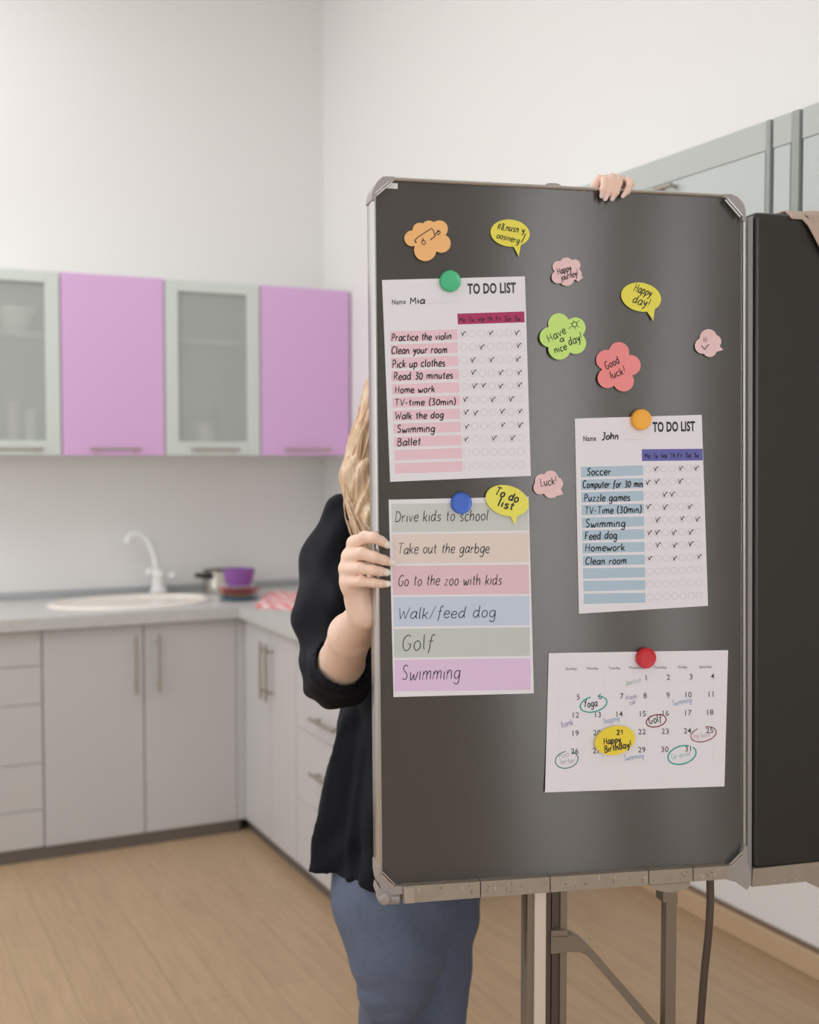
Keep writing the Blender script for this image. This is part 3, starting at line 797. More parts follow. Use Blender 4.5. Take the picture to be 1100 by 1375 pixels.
# ------------------------------------------------------------------ charcoal cabinet to the right of the board
HF = -0.020
FTL, FBL = B(1012, 283, HF), B(1010, 1170, HF)
cs0 = (FTL - BP).dot(BD); cs1 = (FBL - BP).dot(BD); ct0, ct1 = FTL[2], FBL[2]
CW, CH = 0.50, ct0 - ct1
ctl = np.array([FTL[0], FTL[1], 0])
def QC(x, y, h):
    """cabinet point: metres right of its left edge, metres below its top, depth relative to the board face"""
    s = (cs0 + (cs1 - cs0) * y / CH) + x
    return BW(s, ct0 - y, h)
cq = QC(CW / 2, CH, -0.2)
cab = thing('metal_cabinet', 'tall charcoal metal cabinet with a rounded top corner, right of the grey board', 'cabinet', (cq[0], cq[1], 0))
prof = [(0.0, -0.33), (0.0, HF - 0.011), (0.0008, HF - 0.0075), (0.0028, HF - 0.0035), (0.0058, HF - 0.001), (0.0090, HF), (0.0100, HF)]
def loft(prof_, r0, w, hh, Qf, m_, name, parent, capback=True):
    rg = [[Qf(p[0], p[1], h) for p in rrect(i_, max(0.002, r0 - i_), 8, w, hh)] for i_, h in prof_]
    k0 = len(rg[0]); vs = [q for r in rg for q in r]; fs = []
    for a in range(len(rg) - 1):
        for i in range(k0): fs.append((a * k0 + i, a * k0 + (i + 1) % k0, (a + 1) * k0 + (i + 1) % k0, (a + 1) * k0 + i))
    if capback: fs.append(tuple(range(k0)))
    fs.append(tuple((len(rg) - 1) * k0 + i for i in range(k0)))
    return MB().add(vs, fs).build(name, m_, parent, smooth=40)
loft(prof, 0.013, CW, CH, QC, M['caseedge'], 'body', cab)
MB().prism(rrect(0.0098, 0.006, 6, CW, CH), lambda p: QC(p[0], p[1], HF + 0.0002), lambda p: QC(p[0], p[1], HF - 0.0014)).build('front_panel', M['case'], cab)
gk = MB()
gk.prism([(1005, 292), (1011.2, 290), (1009.4, 1189), (1004, 1189)], lambda p: B(p[0], p[1], -0.014), lambda p: B(p[0], p[1], -0.014) - BN * 0.05)
gk.build('gasket', M['gasket'], cab)
# base strip, widening into the bracket of its own leg beyond the picture's edge
strip = [(1011, 1166.5), (1025, 1165.5), (1105, 1157), (1440, 1121), (1440, 1148), (1160, 1178), (1132, 1196), (1108, 1196), (1082, 1184), (1010, 1191)]
so = pxprism(strip, HF + 0.002, 0.06).build('base_strip', M['strip'], cab)
wm = MB()
for (x, y) in ((1040, 1182), (1054, 1181.5), (1069, 1180)): wm.prism([(x - .8, y - .8), (x + .8, y - .6), (x + .7, y + .8), (x - .7, y + .7)], lambda p: B(p[0], p[1], HF + .0026), lambda p: B(p[0], p[1], HF + .0015))
wm.build('scratches', M['scratchlight'], sub(so, cab), smooth=0)
for (sx, sh) in ((0.34, -0.05), (0.34, -0.30), (0.47, -0.05), (0.47, -0.30)):
    a = QC(sx, CH - 0.01, sh); MB().tube([a, (a[0], a[1], 0.0)], 0.013, 16).build('leg', M['leg'], cab)
# narrow rack seen in the slit between the board and the cabinet
shelf_y = [445, 530, 640, 785, 903]
def slit(px, py, h): return B(px, py, h)
shelf_z = []
for y in shelf_y:
    a = B(1000, y, -0.10); shelf_z.append(a[2])
    sa = (a - BP).dot(BD); b = MB()
    s1 = (QC(0, 0, 0) - BP).dot(BD) + 0.002
    b.prism([(sa - 0.05, a[2]), (s1, a[2]), (s1, a[2] - 0.007), (sa - 0.05, a[2] - 0.007)], lambda p: BW(p[0], p[1], -0.10), lambda p: BW(p[0], p[1], -0.17))
    b.build('shelf', M['white'], cab)
def jar(y0, k_, m_, cap, label, kind):
    top = B(1003, y0, -0.12)[2]; zb = shelf_z[k_] + 0.0004; c = B(999.0, shelf_y[k_], -0.135); r = 0.016
    hgt = top - zb
    t = thing(kind, label, 'jar' if kind == 'jar' else 'bottle', (c[0], c[1], zb), 'jars in the slit')
    MB().lathe([(r * .9, zb), (r, zb + 0.004), (r, zb + hgt * .68), (r * .7, zb + hgt * .8), (r * .7, zb + hgt * .82), (0, zb + hgt * .82)], (c[0], c[1], 0), 24).build('body', m_, t)
    MB().lathe([(r * .78, zb + hgt * .8), (r * .78, zb + hgt * .98), (r * .7, zb + hgt), (0, zb + hgt)], (c[0], c[1], 0), 24).build('lid', cap, t)
jar(383, 0, M['jarbrown'], M['blackplastic'], 'dark jar with black lid, topmost in the slit right of the board', 'jar')
jar(484, 1, M['jarred'], M['jarred'], 'bright red jar in the slit between board and charcoal cabinet', 'jar')
jar(560, 2, M['jarbrown'], M['white'], 'brown jar with pale lid, below the red jar in the slit', 'jar')
jar(712, 3, M['jargreen'], M['jargreen'], 'dark green bottle in the slit between board and charcoal cabinet', 'bottle')
jar(868, 4, M['glassware'], M['n_gold'], 'pale jar with yellow lid, lowest in the slit right of the board', 'jar')
# beige cloth over the cabinet's top edge
cl = MB(); nu, nv = 26, 26
x_of = lambda px: (B(px, 283, HF) - QC(0, 0, HF)).dot(BD)
xa, xb = x_of(1061), x_of(1240)
vs = []; fs = []
for i in range(nu + 1):
    u_ = i / nu; x = xa + (xb - xa) * u_
    xr = x - x_of(1078)
    ln = max(0.0, min(xr * 1.72, 0.12, (xb - x) * 1.9))
    pathp = [(0.24, 0), (0.0, 0), (0.0, ln)]     # (depth behind the front edge, drop)
    Ltot = 0.20 + ln + 0.006
    for j_ in range(nv + 1):
        v_ = j_ / nv * Ltot
        wob = 0.0012 * math.sin(x * 90 + v_ * 20) + 0.002
        if v_ < 0.20: p = QC(x, -0.003 - wob, HF - 0.014 - (0.20 - v_))
        elif v_ < 0.20 + 0.006: 
            a = (v_ - 0.20) / 0.006 * math.pi / 2; rr_ = 0.014
            p = QC(x, -0.003 - wob * math.cos(a) + rr_ * (1 - math.cos(a)) , HF - 0.014 + rr_ * math.sin(a) + 0.004 * math.sin(a))
        else: p = QC(x, 0.011 + (v_ - 0.206), HF + 0.0036 + wob)
        vs.append(p)
for i in range(nu):
    for j_ in range(nv):
        a = i * (nv + 1) + j_; fs.append((a, a + 1, a + nv + 2, a + nv + 1))
cl.add(vs, fs); co = cl.build('cloth', M['beige'], smooth=60)
sm = co.modifiers.new('thickness', 'SOLIDIFY'); sm.thickness = 0.0022; sm.offset = 1
tag(co, 'beige cloth draped over the top edge of the charcoal cabinet', 'cloth')

# ------------------------------------------------------------------ papers, notes, magnets, writing
GL = {
 'a': '6|5 5 3 6 1 4 .6 2 1.6 0 3.5 .6 5 3 5.3 6/5.2 5.6 5 2 5.4 .2 6.2 .4',
 'b': '5.5|.8 10 .5 5 .5 0/.6 3.5 2.5 6 4.5 5 4.8 2.5 3 0 .6 .6',
 'c': '5|4.5 5.2 3 6 1 4.8 .5 2.5 1.5 .3 3 0 4.6 1',
 'd': '6.2|4.8 5 3 6 1 4.4 .6 2 1.8 .1 3.5 .6 4.8 3/5.3 10 5 5 5 1 5.8 .1',
 'e': '5|.6 3 4.4 3.4 4.3 5.3 2.7 6 .9 4.6 .5 2 1.6 .2 3.2 0 4.8 1.2',
 'f': '4.5|4.6 9 3.6 10 2.4 8.5 2 4 1.6 0 1 -2.5/.4 5.5 4 5.8',
 'g': '5.8|4.9 5 3.2 6 1 4.6 .7 2 2 .2 4 1.2 5 4.5 5.1 6/5.1 5 4.8 -1 4 -3.4 2 -3.6 .6 -2.4',
 'h': '5.5|.8 10 .6 5 .5 0/.6 3 2.4 5.8 4 5.6 4.4 3 4.5 0',
 'i': '2|1 6 .9 2 1.2 0/1 8.3 1.2 8.7',
 'j': '3|2 6 1.8 0 1.2 -3 -.4 -3.4/2 8.3 2.2 8.7',
 'k': '5|.7 10 .5 5 .5 0/4.2 6 2 3.6 .7 2.8/1.8 3.4 3 1.6 4.6 0',
 'l': '2.2|1 10 .8 5 .9 1 1.6 .1',
 'm': '8|.6 6 .5 0/.6 3.2 2 5.7 3.4 5.6 3.8 3 3.8 0/3.8 3 5.2 5.7 6.6 5.6 7 3 7.1 0',
 'n': '5.4|.6 6 .6 0/.7 3.2 2.2 5.8 3.8 5.6 4.3 3 4.4 0',
 'o': '5.4|2.8 6 1 4.8 .6 2.6 1.4 .4 2.8 0 4.4 1.2 4.8 3.4 4 5.4 2.6 6',
 'p': '5.6|.9 6 .7 0 .6 -3.6/.8 4 2.6 6 4.5 5 4.7 2.4 3 .2 .8 1',
 'r': '4.2|.7 6 .6 0/.7 3.4 2 5.4 3.8 5.8',
 's': '4.6|4 5.2 2.6 6 1 5 1.4 3.6 3.4 2.6 3.8 1.2 2.4 0 .4 .6',
 't': '4|2 9 1.8 4 2 .8 3.2 .2/.2 6 3.8 6.2',
 'u': '5.6|.6 6 .5 2.6 1.4 .2 3 .4 4.4 3/4.6 6 4.4 2 5.2 .1',
 'v': '5|.4 6 2.2 0/2.2 0 4.4 6',
 'w': '7.2|.4 6 1.2 1 2 .2 3.4 4.4/3.4 4.4 4.4 .2 5.6 1.2 6.8 6',
 'x': '5|.4 6 4.4 0/4.4 6 .4 0',
 'y': '5.2|.6 6 1.4 2.4 2.6 2 4.2 5/4.8 6 3.6 .5 2.4 -2.6 .6 -3.4',
 'z': '5|.6 5.8 4.2 5.9/4.2 5.9 .6 .2/.6 .2 4.6 .2',
 'B': '6|1 10 .8 0/.9 9.8 4 9.6 4.6 7.6 2.6 5.6 1 5.4/2.6 5.6 5 4.6 5 1.6 3 .1 .8 .2',
 'C': '6.5|5.8 8.6 4.4 10 2 9 .6 5.6 1 1.8 3 0 5.8 1.4',
 'D': '6.8|1 9.6 .8 0/.4 9.8 3.6 9.6 6 6.6 5.8 3 3.6 .4 .4 .1',
 'F': '5.8|1 10 .9 5 .8 0/.6 9.8 5.2 9.8/.9 5.4 4.2 5.4',
 'G': '6.8|5.6 8.8 4 10 1.6 8.4 .6 4.6 1.6 .8 3.6 0 5.4 1.6 5.8 4.2/3.6 4.2 6.4 4.2',
 'H': '6.8|1 10 .8 0/5.6 10 5.6 0/.9 5 5.6 5.2',
 'J': '5|1.2 9.8 5 10/3.6 9.9 3.8 4 3 .2 1.6 -.8 .3 .4',
 'L': '5|1 10 .8 .2/.8 .2 4.8 .5',
 'M': '8|.8 0 1.2 9.6/1.2 9.6 3.8 3.6/3.8 3.6 6.4 9.8/6.4 9.8 7 0',
 'P': '5.8|1 10 .8 0/.8 9.4 3.4 10 5 8 4 5.4 1 4.6',
 'R': '6.2|1 10 .8 0/.8 9.4 3.4 10 5 8 4 5.4 1 4.6/2.2 4.8 5.6 0',
 'S': '5.8|5 8.8 3.4 10 1.4 8.8 1.6 6.6 4 4.4 4.8 2.2 3.4 .2 .6 .8',
 'T': '6.4|.2 9.6 6.2 9.9/3.2 9.8 3 0',
 'V': '6|.4 10 2.8 0/2.8 0 5.8 10',
 'W': '9|.4 10 2.2 0/2.2 0 4.4 7/4.4 7 6.2 0/6.2 0 8.8 10',
 'Y': '6|.4 10 2.6 5.2/5.6 10 3.4 5.4 1.8 0',
 '0': '5.4|2.8 9 1 7 .6 4 1.6 .4 3.4 .3 4.8 3 4.6 7 2.6 9',
 '1': '3.2|.8 6.6 2.4 9.2/2.4 9.2 2.2 0',
 '2': '5.4|.8 7.4 2.4 9.2 4.4 7.8 3.6 4.6 .6 .4/.6 .4 4.8 .2',
 '3': '5.2|.8 8.6 3 9.2 4.2 7.4 2.2 5 4.4 3.2 3.6 .4 .6 .4',
 '8': '5|4.2 8.4 2.6 9.4 1.2 7.8 2.8 5.2 4.4 2.6 2.8 .2 .8 2 2.6 5 4.4 7.4 4 8.6',
 '(': '3|2.6 11 1 7 1 2 2.6 -1.6', ')': '3|.4 11 2 7 2 2 .4 -1.6',
 '-': '4.4|.4 4 3.8 4.2', '/': '5.4|4.8 10.5 .4 -.5', '!': '2.4|1.6 10.5 1.2 3/1 .9 1.1 .3', ',': '2|1 .6 .4 -1.6', '.': '2|.8 .2 1 .6',
 '#': '6|1 0 2 9/3.6 0 4.6 9/.4 6 5.4 6.2/.2 3 5.2 3.2', ' ': '4|',
}
def glyph(ch):
    w, st = GL[ch].split('|'); out = []
    for s_ in st.split('/'):
        if not s_: continue
        n_ = [float(q) for q in s_.split()]; out.append([(n_[i], n_[i + 1]) for i in range(0, len(n_), 2)])
    return float(w), out
def strokes(text, p0, p1, cap, slant=0.08, seed=1, space=0.9):
    """handwriting: baseline from photo point p0 to p1, capital height cap (photo pixels)"""
    rr_ = random.Random(hash_(text) + seed); p0 = np.array(p0, float); p1 = np.array(p1, float)
    dv = p1 - p0; ln = np.linalg.norm(dv); dv /= ln; up_ = np.array([dv[1], -dv[0]])
    tot = sum(glyph(c)[0] + space for c in text) - space; kx = ln / tot; ky = cap / 10; x = 0; out = []
    for c in text:
        w, ss = glyph(c); jy = rr_.uniform(-.35, .35); jr = rr_.uniform(-.04, .04); js = rr_.uniform(.95, 1.06)
        for s_ in ss:
            q = []
            for (a, b) in s_:
                a2 = a + slant * b * (ky / kx) + jr * b; b2 = b * js + jy + jr * a
                q.append(p0 + dv * (x + a2) * kx + up_ * b2 * ky)
            out.append(catmull(q, 4))
        x += w + space
    return out
def hash_(s): 
    h = 7
    for c in s: h = (h * 31 + ord(c)) % 100003
    return h
def ribbon(mb, pts, w, hf, closed=False):
    """flat pen stroke on the paper: half-width tapered at the ends"""
    P = [np.array(p, float) for p in pts]; n = len(P)
    if n < 2: return
    vs = []
    for i in range(n):
        a = P[(i - 1) % n] if closed or i > 0 else P[0]; b = P[(i + 1) % n] if closed or i < n - 1 else P[-1]
        t = b - a; t /= np.linalg.norm(t) + 1e-9; nr = np.array([-t[1], t[0]]) * w / 2
        if not closed and i in (0, n - 1): nr = nr * 0.7
        for q in (P[i] + nr, P[i] - nr): vs.append(B(q[0], q[1], hf(q[0], q[1])))
    fs = [(2 * i, 2 * i + 1, 2 * ((i + 1) % n) + 1, 2 * ((i + 1) % n)) for i in range(n if closed else n - 1)]
    mb.add(vs, fs)
class Sheet:
    """a paper held on the board: thing, height field and mapping from crop coordinates to photo points"""
    def __init__(self, name, label, cat, group, quad, off, sc, m_, base=0.0010, lift=0.0, thick=0.0004):
        self.off, self.sc = off, sc
        self.q = [np.array(p, float) for p in quad]       # TL TR BR BL photo points
        self.base, self.lift = base, lift
        c = sum(self.q) / 4; loc = B(c[0], c[1], 0)
        self.t = thing(name, label, cat, loc, group)
        nx, ny = 10, 14; vs = []; fs = []
        for lay in (0, thick):
            for j_ in range(ny + 1):
                for i in range(nx + 1):
                    p = self.at(i / nx, j_ / ny); vs.append(B(p[0], p[1], self.h(*p) - lay))
        n1 = (nx + 1) * (ny + 1)
        for j_ in range(ny):
            for i in range(nx):
                a = j_ * (nx + 1) + i; f = (a, a + 1, a + nx + 2, a + nx + 1); fs += [f, tuple(n1 + x for x in reversed(f))]
        bd_ = [(i, i + 1) for i in range(nx)] + [(ny * (nx + 1) + i + 1, ny * (nx + 1) + i) for i in range(nx)] + [((j_ + 1) * (nx + 1), j_ * (nx + 1)) for j_ in range(ny)] + [(j_ * (nx + 1) + nx, (j_ + 1) * (nx + 1) + nx) for j_ in range(ny)]
        fs += [(b, a, n1 + a, n1 + b) for a, b in bd_]
        MB().add(vs, fs).build('sheet', m_, self.t, smooth=30)
    def at(self, u, v):
        q = self.q; return (q[0] * (1 - u) + q[1] * u) * (1 - v) + (q[3] * (1 - u) + q[2] * u) * v
    def h(self, x, y):
        v = (y - self.q[0][1]) / (self.q[3][1] - self.q[0][1]); v = max(0, min(1, v))
        u = (x - self.q[0][0]) / (self.q[1][0] - self.q[0][0]) - 0.5
        return self.base + self.lift * (v ** 3) * (0.35 + 2.6 * u * u) + self.lift * 0.25 * (4 * u * u) * (1 - v) ** 2
    def px(self, X, Y): return (self.off[0] + X / self.sc, self.off[1] + Y / self.sc)
    def hup(self, k=1): return lambda x, y: self.h(x, y) + 0.00012 * k
    def band(self, pts, m_, name='band', n=8):
        P = [np.array(self.px(*p)) for p in pts]; vs = []; fs = []
        for j_ in range(3):
            for i in range(n + 1):
                u, v = i / n, j_ / 2; p = (P[0] * (1 - u) + P[1] * u) * (1 - v) + (P[3] * (1 - u) + P[2] * u) * v
                vs.append(B(p[0], p[1], self.h(*p) + 0.00010))
        for j_ in range(2):
            for i in range(n): a = j_ * (n + 1) + i; fs.append((a, a + 1, a + n + 2, a + n + 1))
        return MB().add(vs, fs).build(name, m_, self.t, smooth=60)
    def write(self, text, p0, p1, cap, w, m_=None, name='handwriting', slant=0.08, k=2, space=0.9):
        mb = MB()
        for s_ in strokes(text, self.px(*p0), self.px(*p1), cap / self.sc, slant, space=space): ribbon(mb, s_, w / self.sc, self.hup(k))
        return mb.build(name, m_ or M['ink'], self.t, smooth=0)
    def lines(self, lst, w, m_, name, k=2, closed=False, sm=True):
        mb = MB()
        for l_ in lst:
            P = [self.px(*p) for p in l_]; ribbon(mb, catmull(P, 5, closed) if sm else P, w / self.sc, self.hup(k), closed)
        return mb.build(name, m_, self.t, smooth=0)
    def printed(self, text, p0, p1, cap, m_, name='printed_text', bold=0.0, k=2):
        mb = MB(); self.printed_into(mb, text, p0, p1, cap, bold, k); return mb.build(name, m_, self.t, smooth=0)
    def printed_into(self, mb, text, p0, p1, cap, bold=0.0, k=2):
        vs, fs, w = font_mesh(text, bold)
        a = np.array(self.px(*p0)); b = np.array(self.px(*p1)); d = b - a; up_ = np.array([d[1], -d[0]]) / np.linalg.norm(d)
        out = []
        for (x, y) in vs:
            p = a + d * (x / w) + up_ * (y * cap / self.sc); out.append(B(p[0], p[1], self.hup(k)(*p)))
        mb.add(out, fs)
_fc = {}
def font_mesh(text, bold):
    if (text, bold) in _fc: return _fc[(text, bold)]
    cu = bpy.data.curves.new('t', 'FONT'); cu.body = text; cu.size = 1; cu.offset = bold; cu.resolution_u = 3
    if bold: cu.space_character = 1.06
    o = bpy.data.objects.new('t', cu); COL.objects.link(o); bpy.context.view_layer.update()
    me = bpy.data.meshes.new_from_object(o.evaluated_get(bpy.context.evaluated_depsgraph_get()))
    v = [(p.co.x, p.co.y) for p in me.vertices]; f = [tuple(p.vertices) for p in me.polygons]
    bpy.data.objects.remove(o, do_unlink=True); bpy.data.curves.remove(cu); bpy.data.meshes.remove(me)
    x0 = min(a for a, _ in v); x1 = max(a for a, _ in v); ch = 0.69
    r = ([((a - x0), b / ch) for a, b in v], f, x1 - x0); _fc[(text, bold)] = r
    return r
def vee(x, y, s):
    return [[(x - 10 * s, y - 12 * s), (x - 2 * s, y + 14 * s)], [(x - 2 * s, y + 14 * s), (x + 6 * s, y - 6 * s), (x + 20 * s, y - 16 * s)]]
def chart(sh, title, name, hdr, hdrm, days, rows, bandm, texts, circ, checks, pen):
    sh.printed('TO DO LIST', title[0], title[1], title[2], title[3], 'printed_title', bold=0.036)
    sh.printed('Name', name[0][0], name[0][1], name[0][2], title[3], 'printed_name', bold=0.016)
    sh.write(name[1], name[2], name[3], name[4], pen * 1.15)
    sh.lines([[name[5], name[6]]], 1.6, M['faint'], 'printed_line')
    sh.band(hdr, hdrm, 'header_band')
    mb = MB()
    for (txt, x0, x1, y) in days:
        for s_ in strokes(txt, sh.px(x0, y), sh.px(x1, y - 1), 29 / sh.sc): ribbon(mb, s_, 5.6 / sh.sc, sh.hup(2))
    mb.build('handwritten_days', M['ink'], sh.t, smooth=0)
    for i in range(11):
        sh.band(rows(i), bandm, 'row_band')
    for (txt, x0, x1, y0, y1, cap) in texts: sh.write(txt, (x0, y0), (x1, y1), cap, pen)
    ring = []; ck = []
    rr_ = random.Random(3)
    for i in range(11):
        for j_ in range(7):
            x, y, r = circ(i, j_)
            ring.append([(x + r * math.cos(R(30 * a)), y + r * math.sin(R(30 * a))) for a in range(12)])
            if j_ in checks.get(i, ()): 
                for s_ in vee(x + rr_.uniform(-5, 4), y + rr_.uniform(-5, 4), rr_.uniform(.85, 1.1)): ck.append(s_)
    sh.lines(ring, 1.7, M['faint'], 'printed_circles', closed=True)
    sh.lines(ck, 5.4, M['ink'], 'check_marks', k=3)

mia = Sheet('checklist_sheet', 'white weekly chart with pink rows held by a green magnet, upper left of the board', 'paper', 'paper sheets on the board',
            [(513, 376), (705, 371), (713, 639), (524, 647)], (505, 360), 4.741, M['paper'])
lerp = lambda a, b, t: a + (b - a) * t
chart(mia, ((583, 163), (892, 155), 62, M['print']),
      (((103, 232), (190, 228), 31), 'Mia', (215, 229), (312, 224), 42, (318, 225), (523, 216)),
      [(518, 290), (944, 276), (947, 345), (521, 359)], M['magenta'],
      [('Mo', 530, 568, 342), ('Tu', 587, 624, 341), ('We', 645, 690, 340), ('Th', 705, 743, 338), ('Fr', 762, 797, 337), ('Sa', 818, 856, 336), ('Su', 882, 918, 334)],
      lambda i: [(89 + 3.1 * i, 404 + 83.9 * i), (518 + 3.2 * i, 390 + 83.9 * i), (519 + 3.2 * i, 455 + 83.9 * i), (90 + 3.1 * i, 469 + 83.9 * i)], M['pink'],
      [('Practice the violin', 98, 480, 464, 454, 46), ('Clean your room', 98, 452, 546, 540, 46), ('Pick up clothes', 104, 440, 636, 625, 48), ('Read 30 minutes', 113, 490, 712, 702, 46),
       ('Home work', 120, 375, 795, 788, 42), ('TV-time (30min)', 118, 508, 876, 869, 42), ('Walk the dog', 122, 430, 963, 954, 44), ('Swimming', 133, 375, 1047, 1042, 46), ('Ballet', 134, 285, 1131, 1124, 46)],
      lambda i, j_: (556 + 57.5 * j_ + 2.5 * i, 418 - 1.3 * j_ + 84 * i, 22),
      {0: (0, 3, 6), 1: (2, 6), 2: (1, 3, 6), 3: (1, 4, 6), 4: (1, 2, 4, 6), 5: (0, 3, 5), 6: (0, 1, 4, 6), 7: (0, 4, 6), 8: (0, 3, 5)}, 7.4)
john = Sheet('checklist_sheet', 'white weekly chart with blue rows held by an orange magnet, right half of the board', 'paper', 'paper sheets on the board',
             [(772, 562), (942.5, 557), (951, 813.5), (777.5, 824)], (765, 540), 4.744, M['paper'])
chart(john, ((530, 188), (800, 182), 59, M['printblack']),
      (((88, 248), (170, 246), 32), 'John', (205, 239), (312, 236), 42, (318, 241), (470, 238)),
      [(460, 300), (848, 297), (849, 371), (461, 375)], M['violet'],
      [('Mo', 477, 514, 357), ('Tu', 533, 562, 357), ('We', 582, 620, 356), ('Th', 640, 674, 355), ('Fr', 686, 719, 354), ('Sa', 738, 772, 353), ('Su', 792, 823, 351)],
      lambda i: [(71 + 1.8 * i, 413 + 80.6 * i), (468 + 1.6 * i, 403 + 81.2 * i), (469 + 1.6 * i, 465 + 81.2 * i), (72 + 1.8 * i, 480 + 80.6 * i)], M['blueband'],
      [('Soccer', 108, 262, 465, 464, 46), ('Computer for 30 min', 84, 467, 547, 541, 44), ('Puzzle games', 92, 385, 633, 628, 46), ('TV-Time (30min)', 95, 458, 711, 704, 44),
       ('Swimming', 100, 355, 797, 794, 48), ('Feed dog', 97, 302, 875, 868, 48), ('Homework', 98, 352, 951, 945, 46), ('Clean room', 100, 362, 1036, 1030, 44)],
      lambda i, j_: (498 + 52 * j_ + 1.7 * i, 427 - 1.3 * j_ + 81.5 * i - 0.1 * i * j_, 20.5),
      {0: (1, 4, 6), 1: (0, 1, 4), 2: (2, 3), 3: (0, 2, 5), 4: (1, 4, 6), 5: (0, 1, 3, 5), 6: (1, 3, 5), 7: (0, 3, 6)}, 7.2)
todo = Sheet('checklist_sheet', 'white list of six pastel bands held by a blue magnet, lower left of board', 'paper', 'paper sheets on the board',
             [(522, 671), (710, 667), (717, 931), (528.5, 936)], (510, 640), 4.509, M['paper'])
for pts, m_ in (([(70, 165), (898, 155), (902, 325), (75, 338)], 'sage'), ([(75, 350), (903, 340), (905, 518), (80, 526)], 'peach'), ([(78, 541), (903, 533), (905, 710), (82, 717)], 'rose'),
                ([(83, 730), (905, 722), (908, 900), (86, 908)], 'sky'), ([(86, 922), (908, 912), (910, 1085), (88, 1096)], 'sage2'), ([(88, 1110), (912, 1100), (914, 1290), (90, 1300)], 'orchid')):
    todo.band(pts, M[m_], 'colour_band')
for txt, x0, x1, y0, y1, cap in (('Drive kids to school', 92, 655, 275, 264, 64), ('Take out the garbge', 108, 663, 468, 460, 62), ('Go to the zoo with kids', 110, 738, 661, 653, 64),
                                 ('Walk/feed dog', 108, 703, 864, 850, 70), ('Golf', 132, 326, 1055, 1045, 92), ('Swimming', 130, 487, 1232, 1224, 86)):
    todo.write(txt, (x0, y0), (x1, y1), cap, 5.4, slant=0.13)

cal = Sheet('calendar', 'white monthly calendar page with circled dates, held by a red magnet', 'calendar', 'paper sheets on the board',
            [(737, 877), (978, 873), (973, 1056), (732, 1064)], (725, 860), 4.151, M['paper'], lift=0.003)
colx = [221, 343, 465, 594, 722, 848, 970]
gl = []
for i in range(8):
    xg = 112 + i * 122.5; gl.append([(xg, 138), (xg - 5, 690)])
for j_ in range(7): gl.append([(112 - j_, 140 + 92 * j_), (980 - j_, 130 + 90 * j_)])
cal.lines(gl, 1.0, M['grid'], 'printed_grid', k=1)
mb = MB()
for txt, x0, x1, y in (('Sunday', 145, 207, 165), ('Monday', 263, 327, 163), ('Tuesday', 383, 450, 161), ('Wednesday', 495, 588, 159), ('Thursday', 633, 708, 157), ('Friday', 772, 823, 156), ('Saturday', 888, 960, 154)):
    cal.printed_into(mb, txt, (x0, y), (x1, y - 1), 15)
mb.build('printed_days', M['print'], cal.t, smooth=0)
mb = MB()
for d in range(1, 32):
    if d in (28,): continue
    k_ = d + 2; rw, c_ = divmod(k_, 7)
    xr = colx[c_] - rw * 1.2 + (4 if d < 10 else 0); y = 222 + (3 - c_) * 2.6 + rw * 100.6 - (rw > 0) * 0
    wd = font_mesh(str(d), 0.004)[2] / 0.69 * 29
    cal.printed_into(mb, str(d), (xr - wd, y), (xr, y - 0.8), 30, bold=0.004)
mb.build('printed_dates', M['printblack'], cal.t, smooth=0)
for txt, p0, p1, cap, w, m_ in (('dentist', (482, 251), (565, 232), 26, 2.4, 'inkgrey'), ('Wash', (478, 330), (540, 323), 26, 2.6, 'inkpurple'), ('car', (502, 359), (538, 351), 26, 2.6, 'inkpurple'),
                             ('Swimming', (740, 364), (848, 344), 30, 2.4, 'inkblue'), ('bank', (122, 483), (187, 470), 34, 2.8, 'inkpurple'), ('Shopping', (355, 467), (445, 445), 30, 2.4, 'inkblue'),
                             ('Swimming', (470, 671), (580, 655), 30, 2.4, 'inkblue'), ('Post', (108, 657), (165, 646), 26, 2.2, 'inkmauve'), ('letter', (115, 689), (197, 680), 26, 2.4, 'inkmauve'),
                             ('Car service', (735, 663), (840, 640), 28, 2.2, 'inkteal'), ('big lunch', (858, 546), (950, 535), 28, 2.2, 'inkpink'),
                             ('Yoga', (247, 375), (322, 365), 42, 5.0, 'ink'), ('Golf', (610, 466), (682, 450), 40, 5.0, 'ink')):
    cal.write(txt, p0, p1, cap, w, M[m_])
def loop(cx, cy, rx, ry, a0, a1, tilt, grow=0.0):
    out = []
    for i in range(25):
        f = i / 24; a = R(a0 + (a1 - a0) * f); k_ = 1 + grow * f
        x, y = rx * k_ * math.cos(a), ry * k_ * math.sin(a); out.append((cx + x * math.cos(R(tilt)) - y * math.sin(R(tilt)), cy + x * math.sin(R(tilt)) + y * math.cos(R(tilt))))
    return out
cal.lines([loop(300, 355, 76, 42, 265, -65, -14)], 7, M['teal'], 'pen_loop', k=3)
cal.lines([loop(649, 448, 56, 33, 290, -75, -14)], 6, M['darkred'], 'pen_loop', k=3)
cal.lines([loop(913, 523, 72, 40, 250, -75, -14)], 5, M['darkred'], 'pen_loop', k=3)
cal.lines([loop(150, 665, 64, 46, 275, -55, -14)], 5, M['green'], 'pen_loop', k=3)
cal.lines([loop(793, 638, 80, 50, 310, -30, -16)], 7.5, M['teal'], 'pen_loop', k=3)

